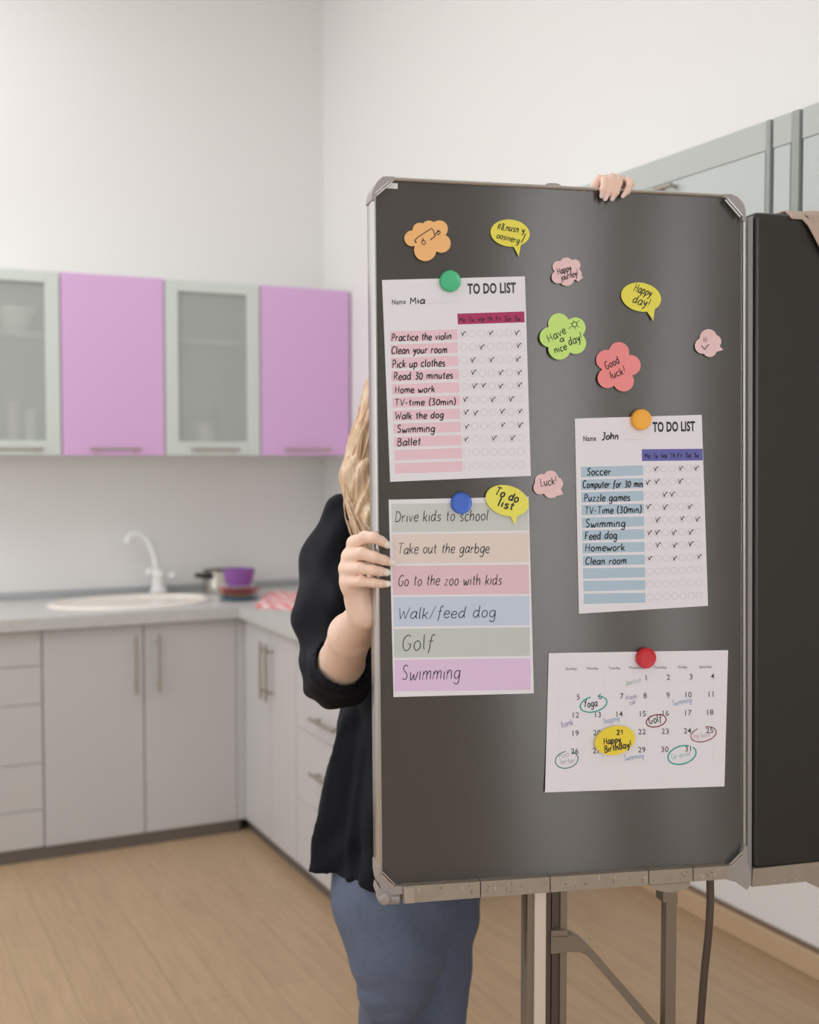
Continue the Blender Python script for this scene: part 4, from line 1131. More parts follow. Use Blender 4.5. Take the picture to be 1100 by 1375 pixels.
# sticky notes: outline = union of discs, ellipses and tails, traced from a centre
class Note(Sheet):
    def __init__(self, label, off, sc, c, shapes, m_, base=0.0012, lift=0.006, group='sticky notes'):
        self.off, self.sc, self.base, self.lift = off, sc, base, lift
        c = np.array(self.px(*c)); self.c = c
        S = []
        for s_ in shapes:
            if s_[0] == 'c': S.append(('c', np.array(self.px(s_[1], s_[2])), s_[3] / sc))
            elif s_[0] == 'e': S.append(('e', np.array(self.px(s_[1], s_[2])), s_[3] / sc, s_[4] / sc, R(s_[5])))
            else: S.append(('t', [np.array(self.px(*p)) for p in s_[1]]))
        def inside(p):
            for s_ in S:
                if s_[0] == 'c':
                    if np.linalg.norm(p - s_[1]) < s_[2]: return True
                elif s_[0] == 'e':
                    d = p - s_[1]; x = d[0] * math.cos(s_[4]) + d[1] * math.sin(s_[4]); y = -d[0] * math.sin(s_[4]) + d[1] * math.cos(s_[4])
                    if (x / s_[2]) ** 2 + (y / s_[3]) ** 2 < 1: return True
                else:
                    T = s_[1]; sg = [(T[(i + 1) % 3][0] - T[i][0]) * (p[1] - T[i][1]) - (T[(i + 1) % 3][1] - T[i][1]) * (p[0] - T[i][0]) for i in range(3)]
                    if all(v > 0 for v in sg) or all(v < 0 for v in sg): return True
            return False
        ang = [2 * math.pi * i / 120 for i in range(120)]
        for s_ in S:
            if s_[0] == 't':
                for q in s_[1]: d = q - c; ang.append(math.atan2(d[1], d[0]) % (2 * math.pi))
        ang = sorted(set(ang)); rad = []
        for a in ang:
            r = 48.0
            while r > 1 and not inside(c + np.array([math.cos(a), math.sin(a)]) * r): r -= 0.15
            rad.append(r)
        ys = [c[1] + r * math.sin(a) for a, r in zip(ang, rad)]; self.y0, self.y1 = min(ys), max(ys)
        loc = B(c[0], c[1], 0)
        self.t = thing('sticky_note', label, 'note', loc, group)
        n = len(ang); vs = []; fs = []
        fr_ = (0.0, 0.35, 0.7, 1.0); th = 0.0005
        for lay in (0, th):
            for f in fr_[1:]:
                for a, r in zip(ang, rad):
                    p = c + np.array([math.cos(a), math.sin(a)]) * r * f; vs.append(B(p[0], p[1], self.h(*p) - lay))
            vs.append(B(c[0], c[1], self.h(*c) - lay))
        half = 3 * n + 1
        for o_, rev in ((0, 1), (half, -1)):
            for i in range(n):
                i2 = (i + 1) % n
                fs.append((o_ + i, o_ + i2, o_ + 3 * n)[::rev])
                for k_ in (0, 1): fs.append((o_ + k_ * n + i, o_ + (k_ + 1) * n + i, o_ + (k_ + 1) * n + i2, o_ + k_ * n + i2)[::rev])
        for i in range(n): i2 = (i + 1) % n; fs.append((2 * n + i, half + 2 * n + i, half + 2 * n + i2, 2 * n + i2))
        MB().add(vs, fs).build('sheet', m_, self.t, smooth=30)
    def h(self, x, y):
        v = max(0, min(1, (y - self.y0) / (self.y1 - self.y0))) if hasattr(self, 'y0') else 0.5
        u = (x - self.c[0]) / 30
        return self.base + self.lift * (v * v * (0.5 + 0.5 * u * u) + 0.15 * u * u)
K3 = ((480, 220), 3.667); K5 = ((700, 330), 3.929); K2 = ((510, 640), 4.509); K4 = ((725, 860), 4.151)
def ctri(a, b, c): return ('t', [a, b, c])
n1 = Note('orange cloud-shaped sticky note with an ink doodle, top left of the board', *K3, (350, 365),
          [('c', 270, 367, 39), ('c', 306, 324, 34), ('c', 352, 318, 39), ('c', 404, 320, 42), ('c', 414, 392, 46), ('c', 334, 424, 55), ('c', 350, 365, 60)], M['n_orange'])
n1.lines([[(280, 380), (300, 360), (365, 318)], [(283, 378), (290, 386), (282, 388)], [(365, 318), (375, 330), (380, 345), (396, 336), (405, 330)], [(360, 372), (376, 362), (386, 350)], [(362, 376), (370, 366)],
          [(390, 345), (400, 348), (408, 336), (398, 328), (392, 338)], [(376, 348), (384, 352)]], 4.4, M['ink'], 'ink_doodle')
n1.lines([[(318, 382), (328, 378), (336, 386), (330, 396), (320, 394)]], 4.0, M['ink'], 'ink_doodle', closed=True)
n1.lines([[(318, 366), (326, 372), (318, 378)]], 3.6, M['ink'], 'ink_doodle')
n2 = Note('yellow speech-bubble note with scribbled writing, top of the board right of the orange cloud', *K3, (752, 342), [('e', 752, 341, 97, 67, 6), ctri((762, 395), (806, 395), (795, 456))], M['n_yellow'])
n2.write('#8,Ausn y', (688, 322), (822, 342), 34, 4.6) if 'A' in GL else n2.write('#8,nusn y', (688, 322), (822, 342), 34, 4.6)
n2.write('oosinerg', (684, 364), (796, 392), 30, 4.2)
n2.lines([[(829, 342), (820, 364), (806, 390)]], 4.6, M['ink'], 'handwriting')
n3 = Note('small pink cloud note with two written lines, beside the upper right of the pink-row chart', *K5, (238, 138), [('c', 195, 110, 30), ('c', 238, 100, 38), ('c', 283, 102, 30), ('c', 290, 150, 30), ('c', 240, 172, 40), ('c', 194, 165, 34), ('c', 238, 138, 45), ctri((285, 142), (300, 190), (328, 166))], M['n_pink'])
n3.write('Happy', (194, 152), (266, 130), 34, 4.6); n3.write('journey!', (212, 184), (303, 158), 34, 4.2)
n4 = Note('yellow speech-bubble note tilted right, high on the right half of the board', *K5, (633, 268), [('e', 633, 271, 107, 76, 12), ctri((660, 340), (706, 330), (697, 396))], M['n_yellow'])
n4.write('Happy', (592, 236), (682, 270), 44, 5.2); n4.write('day!', (584, 298), (672, 326), 44, 5.2)
n5 = Note('lime green flower-shaped note with a small sun drawn on it', *K5, (222, 485), [('c', 198, 412, 56), ('c', 286, 432, 54), ('c', 286, 514, 57), ('c', 202, 542, 59), ('c', 150, 482, 53), ('c', 222, 485, 62)], M['n_green'], lift=0.009)
n5.write('Have', (146, 509), (240, 460), 40, 5.0); n5.write('a', (205, 508), (228, 502), 32, 5.0); n5.write('nice', (178, 568), (243, 545), 36, 5.0); n5.write('day!', (254, 527), (326, 498), 42, 5.0)
n5.lines([[(282 + 13 * math.cos(R(a)), 415 + 13 * math.sin(R(a))) for a in range(0, 360, 40)]], 4.0, M['ink'], 'ink_sun', closed=True)
n5.lines([[(282 + 15 * math.cos(R(a)), 415 + 15 * math.sin(R(a))), (282 + r * math.cos(R(a)), 415 + r * math.sin(R(a)))] for a, r in ((-40, 34), (30, 30), (80, 28), (145, 40), (-165, 26), (-110, 26))], 3.6, M['ink'], 'ink_sun')
n6 = Note('coral pink flower-shaped note at the middle of the board', *K5, (512, 640), [('c', 516, 562, 54), ('c', 577, 630, 54), ('c', 540, 714, 55), ('c', 456, 698, 53), ('c', 448, 602, 53), ('c', 512, 640, 66)], M['n_coral'])
n6.write('Good', (450, 654), (522, 616), 40, 5.0); n6.write('luck!', (475, 703), (553, 672), 40, 5.0)
n7 = Note('small pink cloud note with a smile mark, alone near the right edge of the board', *K5, (985, 515), [('c', 988, 486, 46), ('c', 1018, 506, 38), ('c', 958, 528, 42), ('c', 995, 550, 37), ('c', 985, 515, 52), ctri((1030, 515), (1030, 560), (1068, 549))], M['n_pink'])
n7.lines([[(964, 485), (966, 508)], [(974, 482), (977, 506)], [(950, 526), (962, 540), (969, 548)], [(969, 548), (978, 534), (991, 520)]], 4.6, M['ink'], 'ink_smile')
n8 = Note('pale pink cloud note with one short word, left of the blue-row chart', *K5, (145, 1260), [('c', 108, 1240, 36), ('c', 155, 1226, 40), ('c', 186, 1255, 35), ('c', 158, 1290, 42), ('c', 100, 1276, 36), ('c', 145, 1260, 50), ctri((160, 1328), (206, 1268), (221, 1311))], M['n_pink'])
n8.write('Luck!', (104, 1272), (188, 1256), 40, 4.6)
n9 = Note('yellow speech-bubble note overlapping the top of the pastel band list', *K2, (772, 145), [('e', 772, 146, 134, 92, 17), ctri((785, 228), (842, 218), (820, 291))], M['n_lemon'], base=0.0034)
n9.write('To do', (692, 108), (834, 158), 50, 9.5, slant=0.1); n9.write('list', (712, 176), (806, 204), 50, 9.5, slant=0.1)
n10 = Note('yellow oval note stuck on the monthly calendar page', *K4, (419, 557), [('e', 419, 557, 115, 80, -14)], M['n_gold'], base=0.0062, lift=0.003)
n10.write('21', (428, 528), (463, 524), 28, 6.4); n10.write('Happy', (357, 579), (452, 568), 36, 6.4); n10.write('Birthday!', (362, 626), (512, 594), 36, 6.4)

def magnet(px, py, r, m_, label, base):
    c = B(px, py, base); r_ = float(np.linalg.norm(B(px + r, py, base) - c)) * 0.985
    mb = MB(); mb.lathe([(r_ * .94, 0), (r_, 0.001), (r_, 0.0065), (r_ * .975, 0.0080), (r_ * .93, 0.0086), (r_ * .88, 0.0083), (r_ * .5, 0.0084), (0, 0.0084)], c, 48, ax=(BD, np.array([0, 0, 1.0]), BN))
    o = mb.build('magnet', m_, origin=c, smooth=35); tag(o, label, 'magnet', 'round magnets')
magnet(603.5, 378, 14, M['m_green'], 'round green magnet at the top of the chart with pink rows', 0.0018)
magnet(618.5, 675.5, 14, M['m_blue'], 'round blue magnet at the top of the pastel band list', 0.0018)
magnet(859.5, 563.5, 13.2, M['m_orange'], 'round orange magnet at the top of the chart with blue rows', 0.0018)
magnet(866, 883, 13, M['m_red'], 'round red magnet at the top of the calendar page', 0.0030)

# ------------------------------------------------------------------ sculpting with distance fields (viewer frame: x right, y away, z up)
class Field:
    def __init__(self, lo, hi, h):
        self.lo = np.array(lo, float); self.h = h
        self.n = np.maximum(4, np.ceil((np.array(hi) - self.lo) / h).astype(int) + 1)
        self.F = np.full(self.n, 9.0, np.float32)
    def region(self, lo, hi):
        a = np.clip(np.floor((np.array(lo) - self.lo) / self.h).astype(int), 0, self.n - 1)
        b = np.clip(np.ceil((np.array(hi) - self.lo) / self.h).astype(int) + 1, 1, self.n)
        if np.any(b <= a): return None
        sl = tuple(slice(int(a[i]), int(b[i])) for i in range(3))
        ax = [((np.arange(a[i], b[i])) * self.h + self.lo[i]).astype(np.float32) for i in range(3)]
        return sl, np.meshgrid(*ax, indexing='ij')
    def put(self, sl, d, k, op='u'):
        f = self.F[sl]
        if op == 'u':
            if k > 0:
                m_ = np.maximum(k - np.abs(f - d), 0) / k; self.F[sl] = np.minimum(f, d) - m_ * m_ * k * 0.25
            else: self.F[sl] = np.minimum(f, d)
        else:
            d = -d
            if k > 0:
                m_ = np.maximum(k - np.abs(f - d), 0) / k; self.F[sl] = np.maximum(f, d) + m_ * m_ * k * 0.25
            else: self.F[sl] = np.maximum(f, d)
    def cap(self, a, b, ra, rb, k=0.006, op='u', margin=0.03):
        a = np.array(a, float); b = np.array(b, float); m_ = max(ra, rb) + margin + k
        r = self.region(np.minimum(a, b) - m_, np.maximum(a, b) + m_)
        if r is None: return self
        sl, (X, Y, Z) = r; d = b - a; l2 = float(d.dot(d)) + 1e-12
        t = np.clip(((X - a[0]) * d[0] + (Y - a[1]) * d[1] + (Z - a[2]) * d[2]) / l2, 0, 1)
        q = np.sqrt((X - a[0] - t * d[0]) ** 2 + (Y - a[1] - t * d[1]) ** 2 + (Z - a[2] - t * d[2]) ** 2) - (ra + (rb - ra) * t)
        self.put(sl, q, k, op); return self
    def chain(self, pts, rr, k=0.004, **kw):
        for i in range(len(pts) - 1): self.cap(pts[i], pts[i + 1], rr[i], rr[i + 1], k, **kw)
        return self
    def ell(self, c, r, k=0.006, rot=None, op='u', margin=0.03):
        c = np.array(c, float); r = np.array(r, float); m_ = r.max() + margin + k
        q = self.region(c - m_, c + m_)
        if q is None: return self
        sl, (X, Y, Z) = q; P = [X - c[0], Y - c[1], Z - c[2]]
        if rot is not None: P = [rot[i][0] * P[0] + rot[i][1] * P[1] + rot[i][2] * P[2] for i in range(3)]
        g = np.sqrt((P[0] / r[0]) ** 2 + (P[1] / r[1]) ** 2 + (P[2] / r[2]) ** 2)
        g2 = np.sqrt((P[0] / r[0] ** 2) ** 2 + (P[1] / r[1] ** 2) ** 2 + (P[2] / r[2] ** 2) ** 2) + 1e-9
        self.put(sl, (g * (g - 1) / g2).astype(np.float32), k, op); return self
    def grid(self): return self.region(self.lo, self.lo + self.n * self.h)
    def mesh(self):
        F = self.F; nx, ny, nz = F.shape; S = F < 0
        c = np.zeros((nx - 1, ny - 1, nz - 1), np.int8)
        for i in (0, 1):
            for j in (0, 1):
                for k in (0, 1): c += S[i:nx - 1 + i, j:ny - 1 + j, k:nz - 1 + k]
        act = np.argwhere((c > 0) & (c < 8)); n = len(act)
        idx = np.full(c.shape, -1, np.int64); idx[act[:, 0], act[:, 1], act[:, 2]] = np.arange(n)
        acc = np.zeros((n, 3)); cnt = np.zeros(n)
        cor = [(i, j, k) for i in (0, 1) for j in (0, 1) for k in (0, 1)]
        val = {o: F[act[:, 0] + o[0], act[:, 1] + o[1], act[:, 2] + o[2]].astype(float) for o in cor}
        for o in cor:
            for ax in range(3):
                if o[ax]: continue
                p = list(o); p[ax] = 1; p = tuple(p); a, b = val[o], val[p]; m_ = (a < 0) != (b < 0)
                t = np.where(m_, a / np.where(m_, a - b, 1), 0)
                q = np.array(o, float)[None, :].repeat(n, 0); q[:, ax] += t
                acc[m_] += q[m_]; cnt[m_] += 1
        v = (act + acc / cnt[:, None]) * self.h + self.lo
        fs = []
        for ax in range(3):
            sl0 = [slice(None)] * 3; sl1 = [slice(None)] * 3; sl0[ax] = slice(0, -1); sl1[ax] = slice(1, None)
            a, b = S[tuple(sl0)], S[tuple(sl1)]
            e = np.argwhere(a != b); u, w = (ax + 1) % 3, (ax + 2) % 3
            ok = (e[:, u] > 0) & (e[:, w] > 0) & (e[:, u] < F.shape[u] - 1) & (e[:, w] < F.shape[w] - 1); e = e[ok]
            flip = a[e[:, 0], e[:, 1], e[:, 2]]
            def cell(du, dw):
                q = e.copy(); q[:, u] -= du; q[:, w] -= dw; return idx[q[:, 0], q[:, 1], q[:, 2]]
            Q = np.stack([cell(1, 1), cell(0, 1), cell(0, 0), cell(1, 0)], 1)
            Q[~flip] = Q[~flip][:, ::-1]; fs.append(Q)
        return v, np.concatenate(fs)
def smooth_mesh(v, f, it=2, lam=0.5):
    for _ in range(it):
        acc = np.zeros_like(v); cnt = np.zeros(len(v))
        for a, b in ((0, 1), (1, 2), (2, 3), (3, 0)):
            np.add.at(acc, f[:, a], v[f[:, b]]); np.add.at(acc, f[:, b], v[f[:, a]]); np.add.at(cnt, f[:, a], 1); np.add.at(cnt, f[:, b], 1)
        v = v + lam * (acc / cnt[:, None] - v)
    return v
def field_object(name, fields, m_, parent=None, origin=None, smooth=2):
    V = []; Fc = []; o = 0
    for fd in fields:
        v, f = fd.mesh(); v = smooth_mesh(v, f, smooth); V.append(v); Fc.append(f + o); o += len(v)
    V = toworld(np.concatenate(V)); Fc = np.concatenate(Fc)
    og = parent['_o'] if parent is not None else np.array(origin, float)
    me = bpy.data.meshes.new(name); me.from_pydata((V - og).tolist(), [], Fc.tolist()); me.update()
    me.polygons.foreach_set('use_smooth', [True] * len(me.polygons)); me.materials.append(m_)
    ob = bpy.data.objects.new(name, me); COL.objects.link(ob)
    if parent is not None: ob.parent = parent['obj']
    else: ob.location = og
    return ob
def LB(px, py, h):
    """board-relative point in the viewer frame"""
    p = B(px, py, h); return np.array([p.dot(RT), p.dot(FH), p[2]])

# joints
PXC = 560
ZB = 2.20
neck = L(PXC, 662, 2.19)
head = L(PXC, 560, 2.17)
shl, shr = L(446, 752, 2.16), L(672, 748, 2.19)
elb = L(452, 903, 2.055)
wri = LB(490, 822, -0.050)
elr = L(776, 560, 2.16)
wrr = LB(829, 268, -0.060)
hip1, kn1, an1 = L(527, 1165, 2.22), L(527, 1335, 2.145), L(516, 1640, 2.29)
hip2, kn2, an2 = L(584, 1165, 2.30), L(587, 1340, 2.27), L(580, 1640, 2.33)
an1[2] = an2[2] = 0.075

# --- left-in-picture hand and forearm, fine grid
lo = np.minimum(np.minimum(LB(455, 940, -0.02), elb - 0.06), LB(455, 705, -0.1)) ; hi = np.maximum(LB(540, 700, 0.03), elb + 0.07)
lo[1] = LB(500, 760, 0.035)[1] - 0.02
hand = Field(lo - 0.01, hi + 0.01, 0.0016)
fing = [  # MCP, PIP, DIP, TIP and radii
    ([(477, 730, -0.030), (490, 721.5, 0.004), (502, 722, 0.016), (512, 726.5, 0.0135), (519.5, 731.5, 0.0085)], [.0105, .0092, .0080, .0069, .0060]),
    ([(470, 748, -0.034), (486, 743, 0.006), (503, 748, 0.018), (515, 752.0, 0.0145), (525.5, 755.2, 0.0080)], [.0108, .0092, .0082, .0071, .0060]),
    ([(466, 764, -0.034), (484, 763, 0.006), (500, 765.5, 0.0165), (510.5, 767.3, 0.0135), (519.0, 768.6, 0.0080)], [.0103, .0086, .0076, .0067, .0058]),
    ([(467, 782, -0.030), (485, 780.5, 0.004), (501, 782.5, 0.013), (511, 783.6, 0.011), (520.5, 784, 0.0070)], [.0096, .0080, .0068, .0060, .0052])]
lf = []
for pts, rr in fing:
    P = [LB(*p) for p in pts]; lf.append(P)
    hand.chain(P, rr, 0.003)
palmw = [LB(487, 812, -0.050), LB(483, 812, -0.050), LB(480, 812, -0.046), LB(478, 810, -0.042)]
for i in range(4):
    hand.cap(lf[i][0], palmw[i], fing[i][1][0] + 0.0005, 0.0125, 0.010)
for i in range(3):      # web between the knuckles
    hand.cap(lf[i][0] * .75 + palmw[i] * .25, lf[i + 1][0] * .75 + palmw[i + 1] * .25, 0.0105, 0.0105, 0.008)
# thumb behind the board edge
hand.chain([LB(486, 806, -0.055), LB(497, 785, -0.066), LB(512, 762, -0.060), LB(522, 748, -0.052)], [.014, .0125, .0105, .0075], 0.008)
# forearm: flattened wrist swelling to the elbow
mid1 = wri * 0.62 + elb * 0.38 + np.array([-0.004, 0, 0.004])
hand.chain([LB(483, 806, -0.048), wri, mid1, elb * 0.82 + wri * 0.18, elb], [.019, .0225, .0335, .0385, .041], 0.012)
# creases between proximal phalanges and tendons
for i in range(3):
    a = (lf[i][1] + lf[i + 1][1]) / 2; b = (lf[i][2] + lf[i + 1][2]) / 2
    hand.cap(a + np.array([-.004, -.011, 0]), b + np.array([0, -.012, 0]), 0.0012, 0.0018, 0.003, op='s')

# --- hand on the top edge
lo2 = LB(792, 300, 0.03); lo2[1] -= 0.02; hi2 = LB(862, 225, -0.02); hi2[1] = LB(830, 260, -0.1)[1] + 0.02
hand2 = Field(np.minimum(lo2, hi2) - 0.005, np.maximum(lo2, hi2) + 0.005, 0.0013)
fing2 = [
    ([(817, 250, -0.048), (814, 240.5, -0.020), (812.7, 243.5, 0.006), (810.5, 255, 0.0135), (808.5, 262, 0.0115)], [.0082, .0066, .0061, .0054, .0036]),
    ([(825, 246, -0.050), (822.5, 238.5, -0.020), (821, 242, 0.007), (817.5, 257, 0.0135), (813.6, 266, 0.0115)], [.0084, .0066, .0060, .0054, .0034]),
    ([(833, 246, -0.050), (831.5, 240.5, -0.020), (830.5, 245.5, 0.007), (827, 258, 0.0135), (823, 266, 0.0115)], [.0084, .0066, .0062, .0055, .0036]),
    ([(840, 250, -0.046), (844, 243.5, -0.016), (846.5, 247.5, 0.005), (842.5, 256.5, 0.0125), (837.5, 262.5, 0.0105)], [.0078, .0064, .0058, .0050, .0034])]
lf2 = []
for pts, rr in fing2:
    P = [LB(*p) for p in pts]; lf2.append(P); hand2.chain(P, rr, 0.0025)
for i in range(4): hand2.cap(lf2[i][0], wrr, fing2[i][1][0] + .001, 0.017, 0.008)
for i in range(3): hand2.cap(lf2[i][0] * .8 + wrr * .2, lf2[i + 1][0] * .8 + wrr * .2, .009, .009, 0.006)
hand2.chain([LB(816, 272, -0.062), LB(803, 262, -0.030), LB(801, 250, -0.022), LB(804.5, 239.5, -0.016)], [.013, .0105, .0078, .0056], 0.006)
hand2.cap(wrr, wrr * .8 + elr * .2, 0.018, 0.02, 0.008)

# --- head, neck, torso, arms and legs (mostly hidden by the board and the clothes)
body = Field(np.array([-0.36, 1.78, 0.0]), np.array([0.46, 2.50, 1.90]), 0.008)
body.chain([neck + np.array([0, .01, -.03]), head + np.array([0, .02, -.06])], [.056, .052], 0.03)
chest = L(PXC, 790, 2.21); waist = L(PXC, 950, 2.22); pelv = L(558, 1110, 2.25)
body.ell(chest, (.15, .10, .17), 0.05); body.ell(waist, (.115, .085, .16), 0.06); body.ell(pelv, (.16, .11, .13), 0.06)
for p in (L(520, 800, 2.13), L(602, 800, 2.14)): body.ell(p, (.055, .05, .055), 0.03)
for a, b in ((shl, neck), (shr, neck)): body.cap(a, b + np.array([0, .01, -.05]), .045, .05, 0.04)
body.chain([shl, elb, elb * .75 + wri * .25], [.044, .040, .038], 0.02); body.chain([shr, elr, wrr], [.044, .037, .021], 0.02)
for leg_, a_ in (([L(526, 1140, 2.23), L(534, 1275, 2.14), L(523, 1330, 2.145), L(514, 1400, 2.18)], an1), ([L(583, 1140, 2.31), L(584, 1290, 2.29), L(587, 1345, 2.28), L(584, 1420, 2.30)], an2)):
    body.chain(leg_ + [a_ + np.array([0, 0, .06]), a_], [.070, .050, .038, .037, .030, .030], 0.02)
    body.chain([a_, a_ + np.array([0, -.06, -.045]), a_ + np.array([0, -.15, -.052])], [.030, .030, .020], 0.02)
hd_ = Field(head - 0.16, head + 0.17, 0.004)
H = lambda x, y, z: head + np.array([x, y, z])
hd_.ell(H(0, .025, .03), (.072, .092, .090), 0.02); hd_.ell(H(0, -.005, -.045), (.056, .070, .068), 0.03); hd_.ell(H(0, -.035, -.090), (.028, .028, .022), 0.02)
hd_.cap(H(0, .03, -.06), H(0, .04, -.16), .050, .052, 0.02)
hd_.chain([H(0, -.078, .018), H(0, -.096, -.018), H(0, -.090, -.028)], [.007, .010, .009], 0.008)
for s in (-1, 1):
    hd_.ell(H(s * .012, -.085, -.027), (.008, .009, .007), 0.004)
    hd_.ell(H(s * .031, -.080, .016), (.017, .012, .011), 0.008, op='s')
    hd_.ell(H(s * .031, -.063, .0235), (.0150, .0135, .0075), 0.003); hd_.ell(H(s * .031, -.063, .0065), (.0140, .0125, .0060), 0.003)
    hd_.cap(H(s * .016, -.080, .036), H(s * .046, -.068, .038), .006, .005, 0.01)
    hd_.ell(H(s * .042, -.050, -.020), (.022, .022, .018), 0.02)
    hd_.ell(H(s * .073, .02, -.002), (.008, .020, .030), 0.006); hd_.ell(H(s * .080, .014, .002), (.006, .012, .020), 0.004, op='s')
hd_.cap(H(-.020, -.070, -.058), H(.020, -.070, -.058), .007, .007, 0.006)
porg = toworld(np.array([[pelv[0], pelv[1], 0.0]]))[0]
person = field_object('person', [body, hd_, hand, hand2], M['skin'], origin=porg, smooth=2)
tag(person, 'blonde person in black tunic and blue jeans hiding behind the grey board, gripping it', 'person')
PT = Thing(obj=person, _o=porg)
for s in (-1, 1):
    c = toworld(H(s * .031, -.066, .016)[None])[0]
    e = MB(); e.lathe([(0.0118 * math.sin(a), -0.0118 * math.cos(a)) for a in [math.pi * i / 12 for i in range(13)]], c, 20)
    eo = e.build('eye', M['eye'], PT)
    ci = toworld(H(s * .031, -.0775, .016)[None])[0]
    MB().lathe([(0.0052, 0), (0.003, 0.0008), (0, 0.001)], ci, 16, ax=(RT, np.array([0, 0, 1.0]), -FH)).build('iris', M['iris'], sub(eo, PT))
lm = MB()
for dz in (-.0605, -.0545): lm.tube([toworld(H(x, y, dz + z)[None])[0] for x, y, z in ((-.022, -.070, 0), (-.012, -.0765, .001), (0, -.0785, 0), (.012, -.0765, .001), (.022, -.070, 0))], [.0008, .0034, .004, .0034, .0008], 10)
lm.build('lips', M['lip'], PT)

# nails: thin curved shields lying on the last finger bone, turned outwards
def nail(P, rr, out, ln, wd, name='fingernail', ext=0.0, pointed=False, m_=None):
    tip, dip = P[-1], P[-2]; d = tip - dip; d /= np.linalg.norm(d); out = np.array(out, float); out = out - d * out.dot(d); out /= np.linalg.norm(out); sd = np.cross(d, out)
    c = tip + d * (rr[-1] * 0.55 + ext) - d * ln; n = 10; vs = []; fs = []; sl_ = np.linalg.norm(tip - dip)
    for lay in (0.0011, -0.0012):
        for i in range(n + 1):
            u = i / n
            w = wd * (1 - max(0, (abs(2 * u - 1) - .35) / .65) ** 2.2 * (0.55 if not (pointed and u > .5) else 0.9))
            for j_ in range(9):
                v = j_ / 8 * 2 - 1; a = v * 0.95
                tt = min(1, max(0, 1 + ((c + d * (u * ln) - tip).dot(d)) / sl_)); rl = rr[-2] * (1 - tt) + rr[-1] * tt; ov = max(0, (c + d * (u * ln) - tip).dot(d)); rl = rl - 0.0008 * ov / 0.003 
                s_x = w / 2 * math.sin(a) / math.sin(.95)
                p = c + d * (u * ln) + sd * s_x + out * (math.sqrt(max(1e-8, rl * rl - min(abs(s_x), rl * .93) ** 2)) + lay)
                vs.append(p)
    k9 = 9 * (n + 1)
    for i in range(n):
        for j_ in range(8):
            a = i * 9 + j_; fs += [(a, a + 1, a + 10, a + 9), (k9 + a, k9 + a + 9, k9 + a + 10, k9 + a + 1)]
    for i in range(n): fs += [(i * 9, i * 9 + 9, k9 + i * 9 + 9, k9 + i * 9), (i * 9 + 8, k9 + i * 9 + 8, k9 + i * 9 + 17, i * 9 + 17)]
    for j_ in range(8): fs += [(j_, k9 + j_, k9 + j_ + 1, j_ + 1), (n * 9 + j_, n * 9 + j_ + 1, k9 + n * 9 + j_ + 1, k9 + n * 9 + j_)]
    MB().add(toworld(np.array(vs)), fs).build(name, m_ or M['nail'], PT, smooth=50)
for (P, (pp, rr)), w_ in zip(zip(lf, fing), (.0098, .0102, .0098, .0082)):
    nail(P, rr, (0.05, -1, 0.12), (.0125 if w_ > .009 else .0100), w_, ext=0.0002)
for (P, (pp, rr)), w_ in zip(zip(lf2, fing2), (.0070, .0070, .0072, .0066)):
    nail(P, rr, (-0.05, -1, 0.35), .0105, w_, ext=0.0030, pointed=True, m_=M['nailrose'])

# --- tunic: draped body with gathers plus two wide sleeves
tun = Field(np.array([-0.30, 1.86, 0.72]), np.array([0.36, 2.52, 1.52]), 0.0055)
sl, (X, Y, Z) = tun.grid()
def zrow(py, d=2.12): return L(PXC, py, d)[2]
rows = [(690, 30, .06), (715, 78, .085), (760, 103, .105), (860, 100, .108), (930, 98, .105), (985, 108, .110), (1060, 124, .130), (1110, 132, .144), (1160, 139, .160), (1200, 142, .168)]
zs_ = np.array([zrow(r[0]) for r in rows])[::-1]; as_ = np.array([r[1] * 2.14 / FPX for r in rows])[::-1]; bs_ = np.array([r[2] for r in rows])[::-1]
aa = np.interp(Z, zs_, as_).astype(np.float32); bb_ = np.interp(Z, zs_, bs_).astype(np.float32)
cx, cy = L(PXC, 900, 2.21)[0], 2.215
th = np.arctan2((Y - cy) / bb_, (X - cx) / aa)
fold = np.clip((zrow(935) - Z) / 0.25, 0, 1)
disp = fold * (0.013 * np.sin(th * 9 + 1.1 + 2.0 * (Z - 0.8)) + 0.008 * np.sin(th * 17 + 0.4 - 3 * Z) + 0.003 * np.sin(th * 31 + 6 * Z)) + (1 - fold) * 0.004 * np.sin(th * 7 + 22 * Z)
d = (np.sqrt(((X - cx) / aa) ** 2 + ((Y - cy) / bb_) ** 2) - 1) * np.minimum(aa, bb_) - disp
hem = np.where((Y > cy + 0.05) | (X < cx - 0.170), 0.764, 0.757) + 0.002 * np.sin(th * 8)
# side slit
d = np.maximum(d, hem - Z); d = np.maximum(d, Z - zrow(672))
tun.put(sl, d.astype(np.float32), 0)
tun.chain([L(462, 688, 2.17), shl + np.array([-.004, 0, -.004])], [.036, .052], 0.04)
tun.chain([L(650, 688, 2.18), shr], [.036, .052], 0.04)
midl = shl * .5 + elb * .5 + np.array([-.007, -.02, 0])
tun.chain([shl + np.array([0, 0, -.005]), midl, elb + np.array([-.003, .008, .004])], [.056, .060, .057], 0.03)
cuff = elb * .78 + wri * .22
tun.cap(elb + np.array([.004, .010, -.010]), cuff + np.array([-.004, .006, -.008]), .056, .047, 0.025)
# sleeve of the raised arm
tun.chain([shr, shr * .4 + elr * .6, elr], [.056, .056, .052], 0.03)
